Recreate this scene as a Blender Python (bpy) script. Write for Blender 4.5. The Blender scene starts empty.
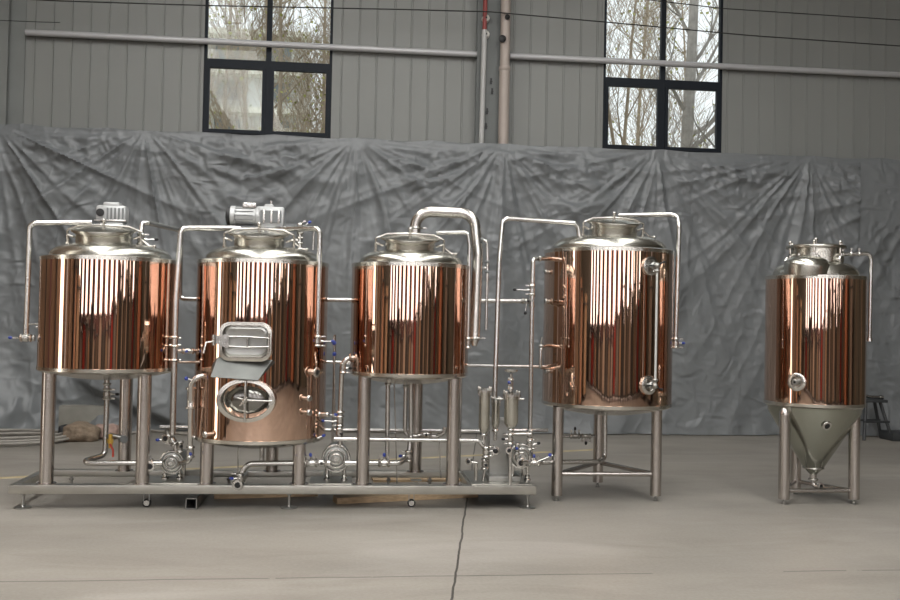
import bpy, bmesh, math, random
from mathutils import Vector, Matrix, noise
R = math.radians
V = Vector
random.seed(7)
scene = bpy.context.scene
COL = scene.collection

# ------------------------------------------------------------------ camera
F = 960.0
YAW, PITCH, ROLL, EYE = R(-5.9), R(1.25), 0.02, 1.5
f0 = V((-math.sin(YAW) * math.cos(PITCH), math.cos(YAW) * math.cos(PITCH), math.sin(PITCH)))
r0 = V((math.cos(YAW), math.sin(YAW), 0))
u0 = r0.cross(f0)
CR = math.cos(ROLL) * r0 + math.sin(ROLL) * u0
CU = -math.sin(ROLL) * r0 + math.cos(ROLL) * u0
camd = bpy.data.cameras.new('camera')
cam = bpy.data.objects.new('camera', camd)
COL.objects.link(cam)
cam.matrix_world = Matrix((( CR.x, CU.x, -f0.x, 0), (CR.y, CU.y, -f0.y, 0), (CR.z, CU.z, -f0.z, EYE), (0, 0, 0, 1)))
camd.sensor_width = 36
camd.lens = F * 36 / 900
camd.clip_end = 300
scene.camera = cam


def at(px, py, Y):
    """world point measured off the survey photo, at distance Y from the viewpoint's wall-parallel plane"""
    d = f0 + CR * ((px - 450) / F) - CU * ((py - 300) / F)
    return V((0, 0, EYE)) + d * (Y / d.y)


def ground(px, py, z=0.0):
    d = f0 + CR * ((px - 450) / F) - CU * ((py - 300) / F)
    return V((0, 0, EYE)) + d * ((z - EYE) / d.z)


# ------------------------------------------------------------------ materials
def mat(name, col, rough=0.5, metal=0.0, bump=None, var=None, emit=None, spec=None, alpha=None):
    m = bpy.data.materials.new(name)
    m.use_nodes = True
    nt = m.node_tree
    b = nt.nodes['Principled BSDF']
    b.inputs['Base Color'].default_value = (*col, 1)
    b.inputs['Roughness'].default_value = rough
    b.inputs['Metallic'].default_value = metal
    if spec is not None:
        b.inputs['Specular IOR Level'].default_value = spec
    if emit:
        b.inputs['Emission Color'].default_value = (*emit[0], 1)
        b.inputs['Emission Strength'].default_value = emit[1]
    if var or bump:
        tc = nt.nodes.new('ShaderNodeTexCoord')
    if var:   # (scale, amount, stretch)
        mp = nt.nodes.new('ShaderNodeMapping')
        mp.inputs['Scale'].default_value = var[2]
        nz = nt.nodes.new('ShaderNodeTexNoise')
        nz.inputs['Scale'].default_value = var[0]
        nz.inputs['Detail'].default_value = 5
        rp = nt.nodes.new('ShaderNodeMapRange')
        rp.inputs['From Min'].default_value = 0.3
        rp.inputs['From Max'].default_value = 0.7
        rp.inputs['To Min'].default_value = 1 - var[1]
        rp.inputs['To Max'].default_value = 1 + var[1]
        mx = nt.nodes.new('ShaderNodeVectorMath')
        mx.operation = 'SCALE'
        mx.inputs[0].default_value = col
        nt.links.new(tc.outputs['Object'], mp.inputs['Vector'])
        nt.links.new(mp.outputs['Vector'], nz.inputs['Vector'])
        nt.links.new(nz.outputs['Fac'], rp.inputs['Value'])
        nt.links.new(rp.outputs['Result'], mx.inputs['Scale'])
        nt.links.new(mx.outputs['Vector'], b.inputs['Base Color'])
    if bump:  # (scale, strength, distance, stretch)
        mp2 = nt.nodes.new('ShaderNodeMapping')
        mp2.inputs['Scale'].default_value = bump[3]
        n2 = nt.nodes.new('ShaderNodeTexNoise')
        n2.inputs['Scale'].default_value = bump[0]
        n2.inputs['Detail'].default_value = 3
        bp = nt.nodes.new('ShaderNodeBump')
        bp.inputs['Strength'].default_value = bump[1]
        bp.inputs['Distance'].default_value = bump[2]
        nt.links.new(tc.outputs['Object'], mp2.inputs['Vector'])
        nt.links.new(mp2.outputs['Vector'], n2.inputs['Vector'])
        nt.links.new(n2.outputs['Fac'], bp.inputs['Height'])
        nt.links.new(bp.outputs['Normal'], b.inputs['Normal'])
    return m


ONE = (1, 1, 1)
M = {}
M['copper'] = mat('copper_mirror_steel', (0.74, 0.52, 0.41), 0.03, 1.0, bump=(3.5, 0.12, 0.004, (1, 1, 0.08)))
M['steel'] = mat('satin_steel', (0.56, 0.54, 0.51), 0.27, 1.0, var=(6, 0.10, ONE))
M['dome'] = mat('polished_steel_dome', (0.56, 0.55, 0.50), 0.27, 1.0, var=(5, 0.08, ONE))
M['band'] = mat('welded_steel_band', (0.66, 0.64, 0.59), 0.22, 1.0)
M['leg'] = mat('brushed_leg_steel', (0.53, 0.495, 0.47), 0.26, 1.0, bump=(60, 0.08, 0.001, (1, 1, 0.02)))
M['pipe'] = mat('pipe_steel', (0.60, 0.59, 0.57), 0.27, 1.0)
M['skid'] = mat('skid_steel', (0.52, 0.51, 0.47), 0.33, 1.0, var=(4, 0.12, (1, 4, 4)))
M['dull'] = mat('blasted_steel', (0.40, 0.40, 0.385), 0.40, 1.0, var=(8, 0.1, ONE))
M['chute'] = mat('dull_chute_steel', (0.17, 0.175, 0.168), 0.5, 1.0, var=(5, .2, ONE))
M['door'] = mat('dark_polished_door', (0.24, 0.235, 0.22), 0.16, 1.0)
M['cone'] = mat('cone_steel', (0.40, 0.41, 0.36), 0.20, 1.0, var=(3, 0.08, ONE))
M['bright'] = mat('cast_bright_steel', (0.60, 0.59, 0.565), 0.26, 1.0, var=(25, .2, ONE))
M['alu'] = mat('motor_grey_paint', (0.52, 0.53, 0.53), 0.36, 0.3, var=(9, 0.1, ONE))
M['alud'] = mat('motor_fin_dark_grey', (0.20, 0.21, 0.21), 0.5, 0.2)  # darker grey for fins, gearbox panel, small clamps and coupling
M['black'] = mat('black_rubber', (0.012, 0.012, 0.013), 0.5)
M['blue'] = mat('blue_handle_plastic', (0.035, 0.06, 0.30), 0.4)
M['red'] = mat('red_handle_plastic', (0.42, 0.05, 0.03), 0.45)
M['brass'] = mat('yellow_brass', (0.70, 0.46, 0.10), 0.35, 0.8)
M['gasket'] = mat('white_gasket', (0.58, 0.58, 0.56), 0.5)
M['wall'] = mat('grey_coated_sheet', (0.255, 0.262, 0.25), 0.5, 0.0, var=(1.2, 0.05, (1, 1, 0.2)), spec=0.4)
M['column'] = mat('dark_grey_steel_paint', (0.125, 0.135, 0.130), 0.5, var=(2, 0.08, ONE))
M['columnl'] = mat('grey_steel_paint', (0.21, 0.22, 0.212), 0.5, var=(2, 0.06, ONE))
M['girt'] = mat('galvanised_rail', (0.52, 0.52, 0.53), 0.4, 0.2)
M['frame'] = mat('anthracite_frame', (0.012, 0.016, 0.022), 0.55, spec=0.2)
M['beige'] = mat('beige_pvc', (0.42, 0.36, 0.32), 0.45, var=(3, 0.05, ONE))
M['white'] = mat('white_pvc', (0.46, 0.46, 0.45), 0.45)
M['redp'] = mat('red_paint', (0.27, 0.05, 0.045), 0.5)
M['porcelain'] = mat('porcelain', (0.5, 0.48, 0.44), 0.3)
M['wood'] = mat('raw_pine', (0.52, 0.38, 0.24), 0.7, var=(9, 0.2, (0.4, 6, 6)))
M['burlap'] = mat('brown_burlap', (0.23, 0.175, 0.125), 0.9, var=(20, 0.25, ONE), bump=(40, 0.6, 0.01, ONE))
M['pinkcloth'] = mat('faded_pink_cloth', (0.36, 0.25, 0.21), 0.85, var=(12, 0.2, ONE))
M['hose'] = mat('grey_rubber_hose', (0.30, 0.28, 0.25), 0.5, var=(6, 0.15, ONE))
M['darkpaint'] = mat('dark_stool_paint', (0.035, 0.038, 0.040), 0.5)
M['bark'] = mat('bark', (0.44, 0.36, 0.27), 0.9, var=(8, 0.2, ONE))
M['bark2'] = mat('pale_bark', (0.50, 0.46, 0.42), 0.9, var=(8, 0.2, ONE))
M['leaf'] = mat('sparse_leaves', (0.42, 0.42, 0.13), 0.8, var=(6, 0.4, ONE))
M['facade'] = mat('pale_facade', (0.60, 0.60, 0.56), 0.8, var=(0.6, 0.1, ONE))
M['slab'] = mat('cream_slab', (0.80, 0.78, 0.66), 0.8)
M['glassdark'] = mat('far_window_glass', (0.20, 0.22, 0.22), 0.3)
M['yard'] = mat('yard_earth', (0.25, 0.24, 0.18), 0.9, var=(0.7, 0.3, ONE))
M['sidewall'] = mat('olive_grey_sheet', (0.13, 0.12, 0.09), .7)
M['post'] = mat('dark_post_paint', (0.045, 0.04, 0.035), .6)
M['brick'] = mat('brown_wall_panel', (0.24, 0.165, 0.11), 0.8, var=(0.8, 0.3, ONE))
M['redpanel'] = mat('dark_red_panel', (0.15, 0.075, 0.065), 0.7)
M['roof'] = mat('grey_roof_sheet', (0.30, 0.29, 0.25), 0.6, var=(0.5, 0.15, (1, 6, 1)))
DAY = (1.0, 0.97, 0.98)
M['daylight'] = mat('daylit_translucent_panel', (0.8, 0.8, 0.8), 0.6, emit=(DAY, 3.2))
M['skylight'] = mat('added_skylight_glow', (0.8, 0.8, 0.8), 0.6, emit=((1.0, 0.99, 0.965), 8.0))
M['doorlight'] = mat('daylit_door_panel', (0.8, 0.8, 0.8), 0.6, emit=((1.0, 0.93, 0.80), 4.0))


def mix_rgb(nt, fac, a, b, mode='MIX'):
    n = nt.nodes.new('ShaderNodeMix')
    n.data_type = 'RGBA'
    n.blend_type = mode
    for s, v in ((n.inputs[0], fac), (n.inputs[6], a), (n.inputs[7], b)):
        if isinstance(v, (int, float)):
            s.default_value = v
        elif isinstance(v, tuple):
            s.default_value = (*v, 1)
        else:
            nt.links.new(v, s)
    return n.outputs[2]


def mth(nt, op, a, b=None, c=None):
    n = nt.nodes.new('ShaderNodeMath')
    n.operation = op
    for i, v in enumerate((a, b, c)):
        if v is None:
            continue
        if isinstance(v, (int, float)):
            n.inputs[i].default_value = v
        else:
            nt.links.new(v, n.inputs[i])
    return n.outputs[0]


def line_mask(nt, x, y, p, q, w, wob):
    """1 on the line p-q (floor joints), 0 elsewhere"""
    dx, dy = q[0] - p[0], q[1] - p[1]
    L = math.hypot(dx, dy)
    nx, ny = -dy / L, dx / L
    d = mth(nt, 'ADD', mth(nt, 'MULTIPLY', x, nx), mth(nt, 'MULTIPLY_ADD', y, ny, -(p[0] * nx + p[1] * ny)))
    d = mth(nt, 'ADD', d, wob)
    return mth(nt, 'LESS_THAN', mth(nt, 'ABSOLUTE', d), w)


def floor_material():
    m = bpy.data.materials.new('worn_concrete')
    m.use_nodes = True
    nt = m.node_tree
    b = nt.nodes['Principled BSDF']
    geo = nt.nodes.new('ShaderNodeNewGeometry')
    pos = geo.outputs['Position']
    sep = nt.nodes.new('ShaderNodeSeparateXYZ')
    nt.links.new(pos, sep.inputs[0])

    def nz(scale, det, vec=pos, dist=0.0):
        n = nt.nodes.new('ShaderNodeTexNoise')
        n.inputs['Scale'].default_value = scale
        n.inputs['Detail'].default_value = det
        n.inputs['Distortion'].default_value = dist
        nt.links.new(vec, n.inputs['Vector'])
        return n.outputs['Fac']

    def ramp(v, lo, hi):
        n = nt.nodes.new('ShaderNodeMapRange')
        n.inputs['From Min'].default_value = lo
        n.inputs['From Max'].default_value = hi
        nt.links.new(v, n.inputs['Value'])
        return n.outputs['Result']
    mp = nt.nodes.new('ShaderNodeMapping')
    mp.inputs['Scale'].default_value = (0.35, 1.0, 1)
    nt.links.new(pos, mp.inputs['Vector'])
    big = ramp(nz(0.7, 6, mp.outputs['Vector'], 0.6), 0.35, 0.68)
    c = mix_rgb(nt, big, (0.235, 0.216, 0.188), (0.345, 0.318, 0.280))
    mid = ramp(nz(2.2, 8, mp.outputs['Vector'], 1.0), 0.52, 0.75)
    c = mix_rgb(nt, mth(nt, 'MULTIPLY', mid, 0.55), c, (0.20, 0.18, 0.15))
    pale = ramp(nz(1.3, 7, mp.outputs['Vector'], 0.8), 0.55, 0.75)
    c = mix_rgb(nt, mth(nt, 'MULTIPLY', pale, 0.5), c, (0.46, 0.43, 0.40))
    fine = ramp(nz(45, 3), 0.3, 0.7)
    c = mix_rgb(nt, 0.10, c, mix_rgb(nt, fine, (0.15, 0.14, 0.12), (0.5, 0.47, 0.43)))
    wob = mth(nt, 'MULTIPLY', mth(nt, 'SUBTRACT', nz(1.6, 5), 0.5), 0.05)
    x, y = sep.outputs[0], sep.outputs[1]
    g = lambda a, b_: (ground(a, b_).x, ground(a, b_).y)
    j1 = line_mask(nt, x, y, g(467, 500), g(452, 600), 0.007, wob)
    j2 = line_mask(nt, x, y, g(60, 581), g(900, 570), 0.008, wob)
    # second joint fades at its left end
    br = mth(nt, 'MULTIPLY', j2, mth(nt, 'GREATER_THAN', nz(2.0, 6), 0.42))
    br = mth(nt, 'MULTIPLY', br, 0.75)
    c = mix_rgb(nt, mth(nt, 'MULTIPLY', j1, 0.9), c, (0.035, 0.033, 0.03))
    c = mix_rgb(nt, br, c, (0.07, 0.065, 0.055))
    nt.links.new(c, b.inputs['Base Color'])
    rg = nt.nodes.new('ShaderNodeMapRange')
    rg.inputs['To Min'].default_value = 0.32
    rg.inputs['To Max'].default_value = 0.6
    nt.links.new(nz(1.1, 5), rg.inputs['Value'])
    nt.links.new(rg.outputs['Result'], b.inputs['Roughness'])
    b.inputs['Specular IOR Level'].default_value = 0.35
    bp = nt.nodes.new('ShaderNodeBump')
    bp.inputs['Strength'].default_value = 0.25
    bp.inputs['Distance'].default_value = 0.01
    nt.links.new(nz(9, 6), bp.inputs['Height'])
    nt.links.new(bp.outputs['Normal'], b.inputs['Normal'])
    return m


def tarp_material():
    m = bpy.data.materials.new('grey_woven_tarp')
    m.use_nodes = True
    nt = m.node_tree
    b = nt.nodes['Principled BSDF']
    tc = nt.nodes.new('ShaderNodeTexCoord')
    n = nt.nodes.new('ShaderNodeTexNoise')
    n.inputs['Scale'].default_value = 1.1
    n.inputs['Detail'].default_value = 6
    nt.links.new(tc.outputs['Object'], n.inputs['Vector'])
    c = mix_rgb(nt, n.outputs['Fac'], (0.165, 0.176, 0.182), (0.21, 0.222, 0.230))
    nt.links.new(c, b.inputs['Base Color'])
    b.inputs['Roughness'].default_value = 0.38
    b.inputs['Specular IOR Level'].default_value = 0.5
    # crinkles of the plastic weave: two sizes of sharp creases
    def crink(sc, rot, scale, det, typ='RIDGED_MULTIFRACTAL'):
        mp = nt.nodes.new('ShaderNodeMapping')
        mp.inputs['Scale'].default_value = sc
        mp.inputs['Rotation'].default_value = (0, rot, 0)
        nt.links.new(tc.outputs['Object'], mp.inputs['Vector'])
        n2 = nt.nodes.new('ShaderNodeTexNoise')
        n2.noise_type = typ
        n2.inputs['Scale'].default_value = scale
        n2.inputs['Detail'].default_value = det
        n2.inputs['Distortion'].default_value = 0.9
        nt.links.new(mp.outputs['Vector'], n2.inputs['Vector'])
        return n2.outputs['Fac']
    a = crink((0.8, 1, 1.7), 0.15, 2.9, 5)
    c2 = crink((1.6, 1, 1.0), -0.6, 3.4, 3)
    patch = nt.nodes.new('ShaderNodeMapRange')
    patch.inputs['From Min'].default_value = 0.38
    patch.inputs['From Max'].default_value = 0.62
    nt.links.new(crink((1, 1, 1), 0, 0.9, 2, 'FBM'), patch.inputs['Value'])
    hsum = mth(nt, 'ADD', mth(nt, 'MULTIPLY', a, patch.outputs['Result']), mth(nt, 'MULTIPLY', c2, 0.45))
    bp = nt.nodes.new('ShaderNodeBump')
    bp.inputs['Strength'].default_value = 1.0
    bp.inputs['Distance'].default_value = 0.042
    nt.links.new(hsum, bp.inputs['Height'])
    nt.links.new(bp.outputs['Normal'], b.inputs['Normal'])
    return m


def glass_material():
    m = bpy.data.materials.new('window_glass')
    m.use_nodes = True
    nt = m.node_tree
    nt.nodes.clear()
    out = nt.nodes.new('ShaderNodeOutputMaterial')
    tr = nt.nodes.new('ShaderNodeBsdfTransparent')
    tr.inputs[0].default_value = (0.93, 0.95, 0.94, 1)
    gl = nt.nodes.new('ShaderNodeBsdfGlossy')
    gl.inputs['Roughness'].default_value = 0.02
    mx = nt.nodes.new('ShaderNodeMixShader')
    mx.inputs[0].default_value = 0.015
    nt.links.new(tr.outputs[0], mx.inputs[1])
    nt.links.new(gl.outputs[0], mx.inputs[2])
    nt.links.new(mx.outputs[0], out.inputs[0])
    return m


M['floor'] = floor_material()
M['tarp'] = tarp_material()
M['glass'] = glass_material()


# ------------------------------------------------------------------ mesh builder
def frame_of(axis):
    a = V(axis).normalized()
    t = V((0, 0, 1)) if abs(a.z) < 0.9 else V((1, 0, 0))
    x = t.cross(a).normalized()
    y = a.cross(x).normalized()
    return x, y, a


def rounded(pts, rad, seg=6):
    """polyline with filleted corners"""
    pts = [V(p) for p in pts]
    out = [pts[0]]
    for i in range(1, len(pts) - 1):
        a, b, c = pts[i - 1], pts[i], pts[i + 1]
        d1, d2 = (a - b), (c - b)
        l1, l2 = d1.length, d2.length
        d1.normalize(); d2.normalize()
        ang = d1.angle(d2, math.pi)
        if ang > 3.08:
            out.append(b)
            continue
        t = min(rad / math.tan(ang / 2), l1 * 0.48, l2 * 0.48)
        r = t * math.tan(ang / 2)
        bis = (d1 + d2).normalized()
        cen = b + bis * (r / math.sin(ang / 2))
        s = (b + d1 * t) - cen
        e = (b + d2 * t) - cen
        tot = s.angle(e, 0)
        for k in range(seg + 1):
            f = k / seg
            if tot < 1e-4:
                out.append(cen + s.lerp(e, f))
            else:
                out.append(cen + (s * math.sin((1 - f) * tot) + e * math.sin(f * tot)) / math.sin(tot))
    out.append(pts[-1])
    return out


class MB:
    def __init__(self):
        self.v, self.f = [], []

    def add(self, vs, fs):
        o = len(self.v)
        self.v += [V(p) for p in vs]
        self.f += [[i + o for i in f] for f in fs]
        return self

    def box(self, lo, hi):
        x0, y0, z0 = lo
        x1, y1, z1 = hi
        return self.add([(x0, y0, z0), (x1, y0, z0), (x1, y1, z0), (x0, y1, z0), (x0, y0, z1), (x1, y0, z1), (x1, y1, z1), (x0, y1, z1)],
                        [(0, 3, 2, 1), (4, 5, 6, 7), (0, 1, 5, 4), (1, 2, 6, 5), (2, 3, 7, 6), (3, 0, 4, 7)])

    def bbox(self, lo, hi, b=0.004):
        """bevelled box"""
        bm = bmesh.new()
        mtx = Matrix.Translation((V(lo) + V(hi)) / 2) @ Matrix.Diagonal((*(V(hi) - V(lo)), 1))
        bmesh.ops.create_cube(bm, size=1, matrix=mtx)
        b = min(b, min(V(hi) - V(lo)) * 0.45)
        bmesh.ops.bevel(bm, geom=list(bm.edges), offset=b, segments=2, affect='EDGES', profile=0.6)
        bm.verts.index_update()
        self.add([v.co.copy() for v in bm.verts], [[v.index for v in f.verts] for f in bm.faces])
        bm.free()
        return self

    def lathe(self, prof, o, axis=(0, 0, 1), seg=48, cap=True, sx=1.0, sy=1.0):
        x, y, a = frame_of(axis)
        o = V(o)
        vs, fs = [], []
        n = len(prof)
        for r, h in prof:
            for k in range(seg):
                t = 2 * math.pi * k / seg
                vs.append(o + a * h + x * (r * sx * math.cos(t)) + y * (r * sy * math.sin(t)))
        for i in range(n - 1):
            for k in range(seg):
                k2 = (k + 1) % seg
                fs.append((i * seg + k, i * seg + k2, (i + 1) * seg + k2, (i + 1) * seg + k))
        if cap:
            fs.append(tuple(range(seg))[::-1])
            fs.append(tuple((n - 1) * seg + k for k in range(seg)))
        return self.add(vs, fs)

    def cyl(self, p, q, r, seg=20, r2=None):
        p, q = V(p), V(q)
        return self.lathe([(r, 0), (r if r2 is None else r2, (q - p).length)], p, q - p, seg)

    def tube(self, pts, r, seg=12, cap=True):
        pts = [V(p) for p in pts]
        n = len(pts)
        vs, fs = [], []
        px = None
        for i, p in enumerate(pts):
            t = (pts[min(i + 1, n - 1)] - pts[max(i - 1, 0)]).normalized()
            if px is None:
                px, py, _ = frame_of(t)
            else:
                px = (px - t * px.dot(t)).normalized()
                py = t.cross(px)
            rr = r[i] if isinstance(r, (list, tuple)) else r
            for k in range(seg):
                a = 2 * math.pi * k / seg
                vs.append(p + px * (rr * math.cos(a)) + py * (rr * math.sin(a)))
        for i in range(n - 1):
            for k in range(seg):
                k2 = (k + 1) % seg
                fs.append((i * seg + k, i * seg + k2, (i + 1) * seg + k2, (i + 1) * seg + k))
        if cap:
            fs.append(tuple(range(seg))[::-1])
            fs.append(tuple((n - 1) * seg + k for k in range(seg)))
        return self.add(vs, fs)

    def pipe(self, pts, r, bend=0.06, seg=14):
        return self.tube(rounded(pts, bend), r, seg)

    def ball(self, c, r, seg=12, axis=(0, 0, 1), sc=1.0):
        pr = [(max(r * math.sin(math.pi * i / 8), 0.0004), -r * sc * math.cos(math.pi * i / 8)) for i in range(9)]
        return self.lathe(pr, c, axis, seg)

    def torus(self, c, axis, R_, r, seg=40, s2=10, sx=1.0, sy=1.0):
        x, y, a = frame_of(axis)
        vs, fs = [], []
        for i in range(seg):
            t = 2 * math.pi * i / seg
            d = x * (math.cos(t) * sx) + y * (math.sin(t) * sy)
            dn = d.normalized()
            for k in range(s2):
                p = 2 * math.pi * k / s2
                vs.append(V(c) + d * R_ + dn * (r * math.cos(p)) + a * (r * math.sin(p)))
        for i in range(seg):
            for k in range(s2):
                i2, k2 = (i + 1) % seg, (k + 1) % s2
                fs.append((i * s2 + k, i2 * s2 + k, i2 * s2 + k2, i * s2 + k2))
        return self.add(vs, fs)

    def xf(self, mtx, start=0):
        for i in range(start, len(self.v)):
            self.v[i] = mtx @ self.v[i]
        return self

    def build(self, name, material, parent=None, smooth=35, origin=None):
        if parent is not None:
            off = V(parent['_o']) if '_o' in parent else V(origin_of[parent.name])
        elif origin is not None:
            off = V(origin)
        else:
            xs = [p.x for p in self.v]; ys = [p.y for p in self.v]; zs = [p.z for p in self.v]
            off = V(((min(xs) + max(xs)) / 2, (min(ys) + max(ys)) / 2, min(zs)))
        me = bpy.data.meshes.new(name)
        me.from_pydata([p - off for p in self.v], [], self.f)
        bm = bmesh.new()
        bm.from_mesh(me)
        bmesh.ops.recalc_face_normals(bm, faces=bm.faces)
        bm.to_mesh(me)
        bm.free()
        me.materials.append(M[material] if isinstance(material, str) else material)
        if smooth:
            me.polygons.foreach_set('use_smooth', [True] * len(me.polygons))
            me.set_sharp_from_angle(angle=R(smooth))
        o = bpy.data.objects.new(name, me)
        COL.objects.link(o)
        if parent is not None:
            o.parent = parent
        else:
            o.location = off
        origin_of[o.name] = tuple(off)
        return o


origin_of = {}


def tag(o, label, cat, group=None):
    o['label'] = label
    o['category'] = cat
    if group:
        o['group'] = group
    return o


def thing(name, label, cat, loc, group=None):
    o = bpy.data.objects.new(name, None)
    o.empty_display_size = 0.1
    COL.objects.link(o)
    o.location = loc
    origin_of[o.name] = tuple(loc)
    return tag(o, label, cat, group)


def struct(o):
    o['kind'] = 'structure'
    return o


def X3(v, k):
    return V((v[0] * k, v[1] * k, v[2] * k))


# ------------------------------------------------------------------ building shell
XL, XR, YB, YF, ZT = -5.0, 13.0, 13.12, -12.0, 7.6
XW, YS = -18.0, 4.6   # the bay behind the viewpoint is wider
fl = MB().add([(XW - 0.2, YF - 0.2, 0), (XR + 0.2, YF - 0.2, 0), (XR + 0.2, YB + 0.3, 0), (XW - 0.2, YB + 0.3, 0),
               (XW - 0.2, YF - 0.2, -0.2), (XR + 0.2, YF - 0.2, -0.2), (XR + 0.2, YB + 0.3, -0.2), (XW - 0.2, YB + 0.3, -0.2)],
              [(0, 1, 2, 3), (4, 7, 6, 5), (0, 4, 5, 1), (1, 5, 6, 2), (2, 6, 7, 3), (3, 7, 4, 0)])
struct(fl.build('floor', 'floor', smooth=0))

W1 = (-2.035, -0.322)
W2 = (3.455, 5.185)
SILL, HEAD = 3.93, 6.6


XREF = at(36.2, 0, YB).x


def ribbed(mb, x0, x1, z0, z1, y=YB, pitch=0.2372, x_ref=XREF):
    """standing-seam sheet: flat pans with a raised seam"""
    xs = [(x0, 0)]
    k = math.ceil((x0 - x_ref) / pitch)
    while x_ref + k * pitch < x1 - 0.03:
        c = x_ref + k * pitch
        if c > x0 + 0.03:
            xs += [(c - 0.014, 0), (c - 0.008, -0.012), (c + 0.003, -0.012), (c + 0.006, 0.005), (c + 0.012, 0.005), (c + 0.016, 0)]
        k += 1
    xs.append((x1, 0))
    vs, fs = [], []
    for x, d in xs:
        vs += [(x, y + d, z0), (x, y + d, z1)]
    for i in range(len(xs) - 1):
        fs.append((2 * i, 2 * i + 2, 2 * i + 3, 2 * i + 1))
    mb.add(vs, fs)
    mb.add([(x0, y + .12, z0), (x1, y + .12, z0), (x1, y + .12, z1), (x0, y + .12, z1)], [(0, 1, 2, 3)])


wb = MB()
for a, b in ((XL, W1[0]), (W1[1], W2[0]), (W2[1], XR)):
    ribbed(wb, a, b, 0, ZT)
for a, b in (W1, W2):
    ribbed(wb, a, b, 0, SILL)
    ribbed(wb, a, b, HEAD, ZT)
    wb.box((a - 0.03, YB - 0.012, SILL - 0.05), (a, YB + 0.12, HEAD))
    wb.box((b, YB - 0.012, SILL - 0.05), (b + 0.03, YB + 0.12, HEAD))
    wb.box((a, YB - 0.03, SILL - 0.05), (b, YB + 0.12, SILL))
    wb.box((a, YB - 0.012, HEAD), (b, YB + 0.12, HEAD + 0.04))
struct(wb.build('wall_back', 'wall', smooth=0))


def window(n, a, b):
    w = MB()
    y0, y1 = YB + 0.0, YB + 0.07
    t = 0.038
    mid = (a + b) / 2
    tr = 4.93
    w.box((a, y0, SILL), (a + t, y1, HEAD))
    w.box((b - t, y0, SILL), (b, y1, HEAD))
    w.box((mid - .035, y0, SILL), (mid + .035, y1, HEAD))
    for z in (SILL, tr - 0.04, HEAD - t):
        w.box((a, y0 + .001, z), (b, y1 - .001, z + (0.08 if z == tr - 0.04 else t)))
    fr = w.build(n, 'frame', smooth=0)
    struct(fr)
    for (c, d) in ((a + t, mid - .035), (mid + .035, b - t)):
        s = MB()
        s.box((c, y0 - .015, SILL + t), (c + .042, y1 - .02, tr - .04)); s.box((d - .042, y0 - .015, SILL + t), (d, y1 - .02, tr - .04))
        s.box((c, y0 - .014, SILL + t), (d, y1 - .021, SILL + t + .05)); s.box((c, y0 - .014, tr - .085), (d, y1 - .021, tr - .04))
        s.build('casement_frame', 'frame', fr, smooth=0)
        MB().box((c + .05, y0 + .02, SILL + .05), (d - .05, y0 + .026, tr - .07)).build('pane', 'glass', fr, smooth=0)
        MB().box((c, y0 + .02, tr + .03), (d, y0 + .026, HEAD - t + .01)).build('pane', 'glass', fr, smooth=0)
    return fr


window('window_1', *W1)
window('window_2', *W2)

# side, front walls with daylit panels; roof with added glowing skylight sheets (seen in the polished shells)
def panel_wall(name, horiz, fixed, lo, hi, openings, z0, z1, material, thick=0.15):
    """openings: list of (a, b, zlo, zhi) along the wall"""
    m = MB()
    def bx(a, b, c, d):
        if b - a < 1e-3 or d - c < 1e-3:
            return
        if horiz:
            m.box((a, min(fixed, fixed + thick), c), (b, max(fixed, fixed + thick), d))
        else:
            m.box((min(fixed, fixed + thick), a, c), (max(fixed, fixed + thick), b, d))
    cur = lo
    for a, b, c, d in sorted(openings):
        bx(cur, a, z0, z1)
        bx(a, b, z0, c)
        bx(a, b, d, z1)
        cur = b
    bx(cur, hi, z0, z1)
    return struct(m.build(name, material, smooth=0))


nwin = [3]


def lit_panel(horiz, fixed, a, b, c, d, material='daylight'):
    m = MB()
    if horiz:
        m.box((a, fixed - 0.02, c), (b, fixed + 0.02, d))
    else:
        m.box((fixed - 0.02, a, c), (fixed + 0.02, b, d))
    struct(m.build('window_%d' % nwin[0], material, smooth=0))
    nwin[0] += 1


fo = []
x = XW + 0.6
while x < XR - 1.2:
    fo.append((x, x + 1.3, 1.5, 6.3))
    x += 2.9
panel_wall('wall_front', True, YF, XW, XR, fo, 0, ZT, 'redpanel', -0.15)
for q in fo:
    lit_panel(True, YF - 0.08, *q)
lo = [(6.2, 6.62, 0.05, 4.4)]
panel_wall('wall_bay', True, YS, XW, XL - .15, [], 0, ZT, 'sidewall', -0.15)
panel_wall('wall_bay_left', False, XW, YF, YS, [], 0, ZT, 'sidewall', -0.15)
panel_wall('wall_left', False, XL, YS - .15, YB, lo, 0, ZT, 'brick', -0.15)
lit_panel(False, XL - 0.08, *lo[0], 'doorlight')
for q in lo[1:]:
    lit_panel(False, XL - 0.08, *q)
ro = [(y, y + 0.8, 1.9, 5.5) for y in (-11, -8.0, -5.0)]
panel_wall('wall_right', False, XR, YF, YB, ro, 0, ZT, 'sidewall', 0.15)
for q in ro:
    lit_panel(False, XR + 0.08, *q)
sk = [(-3.9, -2.3), (-.2, 1.3), (3.5, 4.7)]
cm = MB()
cm.box((XW - .15, YF - .15, ZT), (XL - .15, YS, ZT + .12))
cur = XL - .15
for a, b in sk:
    cm.box((cur, YF - .15, ZT), (a, YB + .2, ZT + .12))
    cm.box((a, YF - .15, ZT), (b, -10.5, ZT + .12))
    cm.box((a, 9.5, ZT), (b, YB + .2, ZT + .12))
    cur = b
cm.box((cur, YF - .15, ZT), (XR + .15, YB + .2, ZT + .12))
struct(cm.build('ceiling', 'roof', smooth=0))
for a, b in sk:
    m = MB().box((a, -10.5, ZT + .04), (b, 9.5, ZT + .08))  # unseen glowing roof strip, added and placed to light the hall
    struct(m.build('window_%d' % nwin[0], 'skylight', smooth=0))
    nwin[0] += 1

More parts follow.
